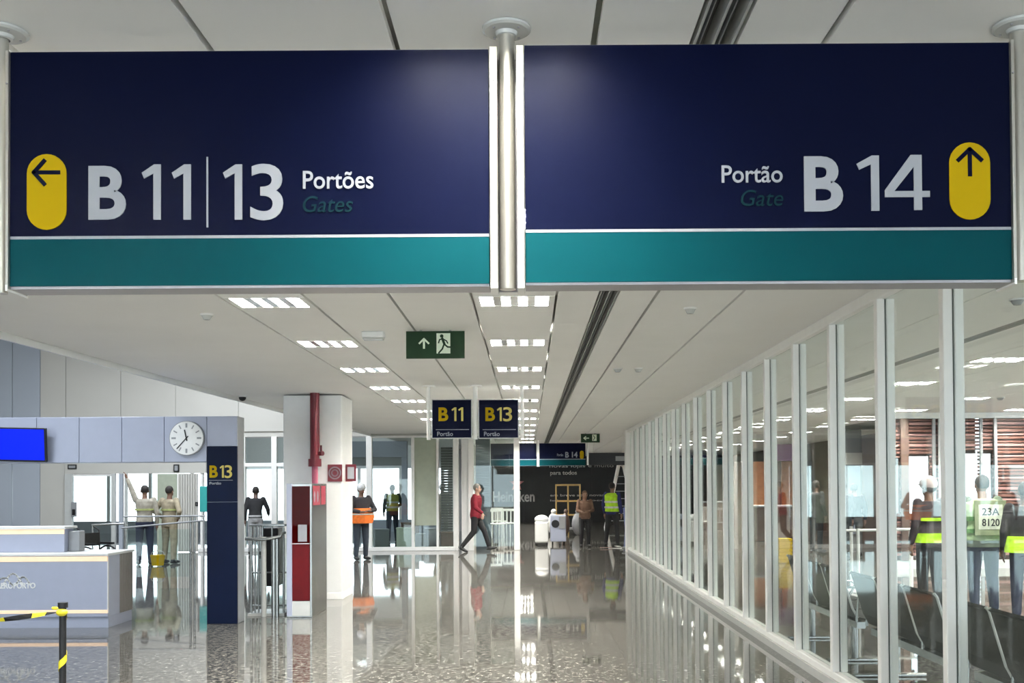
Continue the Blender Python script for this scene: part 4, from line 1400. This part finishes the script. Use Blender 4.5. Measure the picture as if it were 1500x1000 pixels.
ob_ = MB().loft([((0, -.01, .84), .27, .22), ((0, -.01, .98), .31, .25), ((0, -.01, 1.12), .28, .22), ((0, 0, 1.18), .22, .17)], 20).build('orange_vest', cloth(*ORG), w_o)
MB().loft([((0, -.01, 1.03), .312, .252), ((0, -.01, 1.06), .308, .248)], 20).build('reflective_band', cloth('reflective', (.62, .64, .60)), ob_)
person('person in a yellow-green vest standing in the glazed gate room', 575, 31.0, 792, 200, 'dark', ('dark_green', (.03, .05, .03)), ('slate', (.03, .04, .055)), vest=('yellow_green', (.38, .40, .08)), vox=.014,
       pose=dict(elR=(-.30, -.08, 1.15), wrR=(-.25, -.3, 1.08), dirR=(0, -1, 0)))
person('person in beige overalls at the back of the glazed gate room', 648, 33.0, 790, 170, 'brown', KH2, KH2, helmet=('white', (.8, .8, .8)), vox=.014)
# walking man in red, moving left to right
WALK = dict(kneeL=(.10, -.20, .53), ankL=(.11, -.32, .13), toeL=(.11, -.47, .10), kneeR=(-.10, .02, .52), ankR=(-.10, .34, .14), toeR=(-.10, .21, .02),
            elL=(.27, .10, 1.13), wrL=(.26, -.02, .90), elR=(-.26, -.06, 1.13), wrR=(-.24, -.24, .98))
person('man in a dark red shirt and black trousers walking to the right across the corridor', 697, 25.9, 808, 78, 'light', ('dark_red', (.20, .008, .02)), BLK, hair=(.25, .24, .22), pose=WALK, h=1.72, lean=.05, bulk=1.08)
person('woman with brown hair in black trousers standing right of the white carts', 857, 27.8, 802, 10, 'brown', ('brown', (.16, .09, .06)), BLK, hair=(.08, .035, .015), hair_long=True, h=1.52,
       pose=dict(elL=(.24, -.05, 1.12), wrL=(.10, -.24, 1.10), dirL=(-1, -.2, 0), elR=(-.24, -.05, 1.12), wrR=(-.10, -.24, 1.05), dirR=(1, -.2, 0)), bulk=1.05)
person('man in dark clothes carrying a lime vest on his back near the far mullions', 897, 28.2, 800, 150, 'brown', ('navy_shirt', (.015, .018, .10)), BLK, vest=LIME, h=1.74, bulk=1.05,
       pose=dict(kneeL=(.15, -.02, .50), ankL=(.20, 0, .085), toeL=(.24, -.14, .03), kneeR=(-.13, -.02, .50), ankR=(-.17, .02, .085)))
tv_, V_ = person('person with dark hair in a pale lime vest numbered 23A 8120 behind the glass', 1440, 12.75, 906, 180, 'brown', ('grey_green', (.16, .20, .15)), ('dark_blue', (.02, .03, .06)),
                 vest=('pale_lime', (.42, .56, .32)), bulk=1.28, h=1.75, vox=.010, stripe=('green_band', (.12, .26, .10)))
# back panel with the number, worn on the vest
tag_ = MB().bbox(-.19, .19, .205, .215, 1.00, 1.42, .004).build('back_panel', cloth('panel_olive', (.20, .24, .14)), tv_)
tg2 = MB().bbox(-.145, .145, .214, .219, 1.07, 1.37, .003).build('number_patch', cloth('patch', (.52, .56, .46)), tag_)
for s_, z0, z1 in (('23A', 1.24, 1.33), ('8120', 1.11, 1.20)):
    q = text_mesh(s_, -.105, .105, z0, z1, -.219, .003, .015)
    q.v = [(-x, -y, z) for x, y, z in q.v]
    q.build('lettering', M_BLACK, tag_)
person('person in pale cap, dark clothes and lime hem left of the numbered vest', 1362, 13.2, 900, 200, 'brown', ('brown_dark', (.06, .045, .05)), BLK, helmet=('pale_pink', (.62, .50, .48)), h=1.72,
       stripe=('lime_band', (.42, .72, .02)), bulk=1.1)
t_ = bpy.data.objects.get('person.010')
MB().loft([((0, 0, .90), .235, .18), ((0, 0, 1.02), .225, .17)], 20).build('lime_hem', cloth(*LIME), t_)
person('person in dark clothes with a lime waist band at the right edge of the photo', 1503, 12.2, 915, 165, 'dark', ('black_shirt', (.02, .018, .02)), NAVYC, hair=(.01, .008, .008), h=1.66, bulk=1.15)
t_ = bpy.data.objects.get('person.011')
MB().loft([((0, 0, .86), .25, .19), ((0, 0, 1.06), .235, .18)], 20).build('lime_hem', cloth(*LIME), t_)
person('dark-clothed person standing beyond the glass left of the square pale column', 1196, 25.0, 811, 120, 'dark', BLK, BLK, h=1.75, vox=.014)
person('left of two people in dark jackets in front of the square pale column', 1236, 23.0, 820, 190, 'brown', ('dark_grey', (.035, .03, .035)), BLK, h=1.70, vox=.014)
person('right of two people in dark jackets in front of the square pale column', 1252, 23.3, 818, 170, 'brown', BLK, ('grey_p', (.12, .12, .12)), h=1.66, vox=.014)


# ------------------------------------------------------------------ beam seating behind the glass
def bench(y_near, n, label):
    p = .64
    t = thing('beam_seating', label, 'bench', (2.98, y_near, 0), 0, None)
    L = n * p
    MB().box(.02, .10, .05, L - .05, .33, .39).build('beam', M_STEEL, t)
    for yy in (.25, L - .25):
        l_ = MB()
        l_.bbox(-.20, .42, yy - .03, yy + .03, 0, .03, .008).rod((.06, yy, .03), (.06, yy, .34), .03, n=10)
        l_.build('leg', M_STEEL, t)
    for k in range(n):
        a, b = k * p + .025, (k + 1) * p - .025
        # shell profile: seat runs to +X, back leans to -X
        prof = [(.50, .445), (.44, .45), (.10, .41), (.02, .43), (-.03, .52), (-.13, .86), (-.15, .88)]
        th = .022
        m = MB()
        m1 = MB()
        pts = [Vector(q) for q in prof]
        def sh(seq, out):
            up, dn = [], []
            for i, q in enumerate(seq):
                d_ = (seq[min(i + 1, len(seq) - 1)] - seq[max(i - 1, 0)]).normalized()
                nn = Vector((d_.y, -d_.x)) * th / 2
                up.append(q + nn); dn.append(q - nn)
            poly = up + dn[::-1]
            N = len(poly)
            vs = [(q.x, a, q.y) for q in poly] + [(q.x, b, q.y) for q in poly]
            k_ = len(seq)
            fs = []
            for i in range(N): fs.append((i, (i + 1) % N, (i + 1) % N + N, i + N))
            for i in range(k_ - 1):
                fs.append((i, N - 1 - i, N - 2 - i, i + 1))
                fs.append((i + N, i + 1 + N, N - 2 - i + N, N - 1 - i + N))
            out.add(vs, fs)
        sh(pts[:4], m)
        sh(pts[3:], m1)
        m.build('seat', M_SEAT, t)
        bk = m1.build('backrest', M_SEAT, t)
        for yy in (a, b):
            MB().tube([(.02, yy, .43), (-.03, yy, .52), (-.13, yy, .86), (-.15, yy, .885)], .011, 6).build('side_rail', M_SILL, bk)
    for k in range(n + 1):
        MB().tube([(.0, k * p, .40), (.02, k * p, .62), (.06, k * p, .65), (.36, k * p, .65), (.40, k * p, .61), (.30, k * p, .44)], .013, 6).build('armrest', M_STEEL, t)
    return t


bench(7.15, 3, 'row of dark high-backed seats with metal edges just behind the middle glass panes')
bench(4.42, 4, 'nearest row of dark high-backed seats behind the rightmost glass pane')
bench(9.35, 3, 'farthest visible row of dark high-backed seats behind the glass')

# long low planter / barrier and yellow things beyond the glass
yc = thing('yellow_crate', 'yellow ribbed plastic crate standing beyond the glass partition', 'crate', (X_(1148, 21.7), 21.7, 0))
for i in range(7): MB().bbox(-.14, .14, -.12, .12, .02 + i * .073, .02 + i * .073 + .06, .008).build('rib', M_YEL, yc)
MB().bbox(-.125, .125, -.105, .105, .0, .52, .01).build('body', M_YEL, yc)
gp = thing('white_bollard', 'short white post left of the yellow crate beyond the glass', 'post', (X_(1139, 20.5), 20.9, 0))
MB().rod((0, 0, 0), (0, 0, .95), .05, n=14).build('shaft', M_WHITE, gp)
MB().rod((0, 0, .95), (0, 0, 1.0), .06, .03, n=14).build('cap', M_GREY, gp)
for px, Y, lab in ((1256, 15.1, 'stainless barrier post beyond the glass, left of the window wall'), (1246, 15.9, 'second stainless barrier post beyond the glass, beside its twin')):
    q = thing('barrier_post', lab, 'post', (X_(px, Y), Y, 0))
    MB().rod((0, 0, .02), (0, 0, 1.0), .025, n=12).build('pole', M_SILL, q)
    MB().rod((0, 0, 0), (0, 0, .02), .17, n=20).build('base', M_SILL, q)
bd = thing('long_handrail', 'long metal handrail beyond the glass partition', 'railing', (X_(1290, 15.5), 15.5, 0))
MB(bd.location).tube([(X_(1225, 15.5), 15.5, .95), (X_(1345, 15.5), 15.5, .97)], .022, 8).build('handrail', M_SILL, bd)
MB(bd.location).rod((X_(1334, 15.5), 15.52, 0), (X_(1334, 15.5), 15.52, .97), .03, n=10).build('post', M_WHITE, bd)
# counters with stools far beyond the glass
for px, YQ_, lab in ((1065, 38, 'far dark counter seen through the glass near the green fascia'), (1155, 30, 'far dark counter seen through the glass under the orange boards')):
    q = thing('shop_counter', lab, 'counter', (X_(px, YQ_), YQ_, 0))
    MB().bbox(-1.0, 1.0, 0, .6, 0, 1.0, .02).build('body', M_BROWN, q)
    MB().bbox(-1.05, 1.05, -.05, .65, 1.0, 1.05, .01).build('worktop', M_GREY, q)

# ------------------------------------------------------------------ carts, chairs, clutter in the corridor
wcart = thing('white_cart', 'white wheeled cart with a round lidded drum on top', 'cart', (X_(793, 28.8), 28.8, 0))
MB().bbox(-.19, .19, -.25, .25, .08, .66, .04).build('body', M_WHITE, wcart)
MB().ell((0, 0, .72), (.20, .22, .13), 18, 10).build('drum', M_WHITE, wcart)
for a in (-.14, .14):
    for b in (-.2, .2): MB().rod((a - .02, b, .05), (a + .02, b, .05), .05, n=12).build('wheel', M_BLACK, wcart)
gc = thing('grey_cart', 'grey appliance cart with round gauge standing against the white cart', 'cart', (X_(817, 28.9), 28.9, 0))
MB().bbox(-.22, .22, -.25, .25, .10, .84, .02).build('body', M_PALE, gc)
MB().rod((-.08, -.27, .60), (-.08, -.25, .60), .11, n=20).build('gauge', M_BLACK, gc)
MB().bbox(.02, .2, -.26, -.25, .46, .8, .01).build('panel', M_GREY, gc)
for a in (-.16, .16): MB().rod((a - .02, -.15, .05), (a + .02, -.15, .05), .05, n=12).build('wheel', M_BLACK, gc)
# shelf-like gold frame with goods
gf = thing('gold_frame', 'gold coloured frame rack with two bays behind the carts', 'rack', (X_(832, 36), 36, 0))
fr = MB()
for xx in (-.42, 0, .42): fr.bbox(xx - .025, xx + .025, -.03, .03, 0, 1.68, .006)
fr.bbox(-.445, .445, -.03, .03, 1.66, 1.72, .006).bbox(-.445, .445, -.03, .03, 1.10, 1.16, .006).bbox(-.445, .445, -.25, .25, .62, .66, .006)
fr.build('frame', mat('gold_paint', (.45, .30, .10), .4), gf)
for i, (px, w, h_, m, lab) in enumerate(((810, .38, .42, M_WHITE, 'white bag of goods at the left of the gold rack'), (828, .30, .36, M_BROWN, 'dark brown bag in the middle before the gold rack'), (846, .40, .45, M_LET, 'pale bag of goods at the right of the gold rack'))):
    q = thing('goods_bag', lab, 'bag', (X_(px, 34.5), 34.5, 0))
    MB().ell((0, 0, .18 + .2), (w / 2, .2, .38), 14, 8).build('sack', m, q)
    MB().ell((0.02, 0, .80), (w / 4, .10, .09), 10, 6).build('knot', m, q)
q = thing('flat_trolley', 'dark flat trolley holding nothing, behind the goods bags', 'trolley', (X_(826, 35.2), 35.2, 0))
MB().bbox(-.7, .7, -.3, .3, .16, .22, .01).build('deck', M_GREY, q)
for a in (-.6, .6): MB().rod((a, -.2, .08), (a, .2, .08), .08, n=12).build('wheel', M_BLACK, q)
# white cafe chairs (far, left of the post)
cf = thing('white_chair', 'white chair with slatted back, the left one below the pale star lettering', 'chair', (X_(727, 33), 33, 0), R(15), 'white chairs below the lettering')
MB().bbox(-.22, .22, -.22, .22, .43, .47, .015).build('seat', M_WHITE, cf)
for a in (-.2, .2):
    for b in (-.2, .2): MB().rod((a, b, 0), (a * .95, b * .95, .44), .017, .02, n=8).build('leg', M_WHITE, cf)
bk = MB()
for a in (-.2, -.07, .07, .2): bk.bbox(a - .02, a + .02, .18, .21, .46, .86, .005)
bk.bbox(-.22, .22, .175, .215, .84, .92, .01).build('backrest', M_WHITE, cf)
for px, Y, rz, lab in ((742, 33.6, -20, 'white chair with slatted back, the right one beside the tall white post'), (731, 35.5, 160, 'white chair facing the two others in front of the dark hoarding')):
    c = copy_tree(cf)
    c.location = (X_(px, Y), Y, 0)
    c.rotation_euler.z = R(rz)
    c['label'] = lab
ld = thing('step_ladder', 'tall pale step ladder standing against the dark hoarding', 'ladder', (X_(910, 40), 40, 0))
zt_ = 2.45
for s in (-1, 1):
    MB().tube([(s * .10, 0, zt_), (s * .62, -.05, 0)], .07, 8).build('rail', M_FRAME, ld)
    MB().tube([(s * .10, .1, zt_), (s * .60, .7, 0)], .04, 8).build('back_leg', M_FRAME, ld)
for i in range(1, 8):
    f_ = i / 8.5
    w_ = .10 + .50 * (1 - f_)
    MB().bbox(-w_, w_, -.06, .02, zt_ * f_ - .015, zt_ * f_ + .015, .004).build('step', M_GREY, ld)
MB().bbox(-.14, .14, -.08, .14, zt_ - .02, zt_ + .03, .01).build('top_cap', M_FRAME, ld)
bx_ = thing('blue_bin', 'blue bin standing by the foot of the far glass partition', 'bin', (X_(918, 40), 38.6, 0))
MB().loft([((0, 0, 0), .22, .2), ((0, 0, .8), .28, .25)], 16).build('bin_body', mat('bin_blue', (.03, .04, .25), .4), bx_)
MB().loft([((0, 0, .8), .30, .27), ((0, 0, .86), .22, .2)], 16).build('lid', mat('bin_blue', (.03, .04, .25), .4), bx_)
# debris and cables at the foot of the partition
db = thing('cable_heap', 'heap of dark cables lying on the floor at the foot of the far mullions', 'cables', (X_(930, 26.3), 26.3, 0))
random.seed(9)
for m, nm in ((M_BLACK, 'dark_cable'), (M_GREY, 'grey_cable')):
    for j in range(3):
        pts = [(.28 * math.cos(t * .7 + j) * (1 + .3 * math.sin(t * 1.3)), .25 * math.sin(t * .7 + j * 2), .035 + .03 * math.sin(t + j) + .02) for t in range(14)]
        MB().tube(pts, .022, 6).build(nm, m, db)
dc = thing('scrap_sheets', 'scattered pale sheets and offcuts on the floor left of the cable heap', 'scrap', (X_(908, 27.2), 27.2, 0))
for j in range(7):
    a_ = random.uniform(-.55, .45); b_ = random.uniform(-.35, .35); an = random.uniform(0, 3)
    m = MB().bbox(-.16, .16, -.05, .05, 0.0, .012, .002)
    o = m.build('sheet', (M_FRAME, M_GREY, mat('sheet_pink', (.5, .33, .30), .6))[j % 3], dc, at=(a_, b_, .002 + j * .004))
    o.rotation_euler = (0, 0, an)

# gate room behind the facade: second portal, boxes, dark seats
YO = 30.6
p2x = X_(596, YO)
p2 = thing('far_portal', 'far pale blue portal beam with white column seen through the facade glass', 'portal', (p2x, YO, 0))
o_ = p2.location
MB(o_).bbox(-7.0, p2x, YO, YO + .3, 2.55, 3.03, .01).build('beam', M_PALE, p2)
MB(o_).bbox(p2x - .16, p2x, YO, YO + .3, 0, 2.55, .01).build('column', M_PALE, p2)
MB(o_).bbox(-7.0, p2x - .16, YO + .1, YO + .2, 2.30, 2.55, .01).build('soffit', M_GREY, p2)
rack = thing('blind_unit', 'dark slatted window unit with a white light strip inside the glazed gate room', 'blind', (X_(656, 31.5), 31.5, 0))
for i in range(36): MB(rack.location).bbox(X_(646, 31.5), X_(663, 31.5), 31.5, 31.54, .0 + i * .08, .0 + i * .08 + .07, .006).build('slat', M_GASK, rack)
MB(rack.location).bbox(X_(664, 31.5), X_(668, 31.5), 31.5, 31.6, 0, 2.6, .01).build('white_jamb', M_WHITE, rack)
random.seed(5)
for i, (px, Y, w, h_, m, lab) in enumerate(((592, 28.2, .42, .50, M_GREENP, 'olive box stacked lowest behind the facade glass'), (600, 28.9, .50, .62, M_BROWN, 'brown crate behind the olive box in the gate room'),
                                          (614, 28.1, .30, .34, M_GREY, 'small grey box on the gate room floor right of the olive box'), (630, 28.8, .30, .46, M_LET, 'white crumpled carton in front of the green panel'),
                                          (655, 28.5, .40, .36, M_BROWN, 'low brown box near the right end of the facade'), (558, 28.6, .40, .45, M_GASK, 'dark case at the left of the gate room'))):
    q = thing('storage_box', lab, 'box', (X_(px, Y), Y, 0), R(random.uniform(-20, 20)))
    MB().bbox(-w / 2, w / 2, -.2, .2, 0, h_, .015).build('carton', m, q)
    MB().bbox(-w / 2 - .01, w / 2 + .01, -.21, .21, h_, h_ + .04, .008).build('lid', m, q)
kn = len(bpy.data.objects)
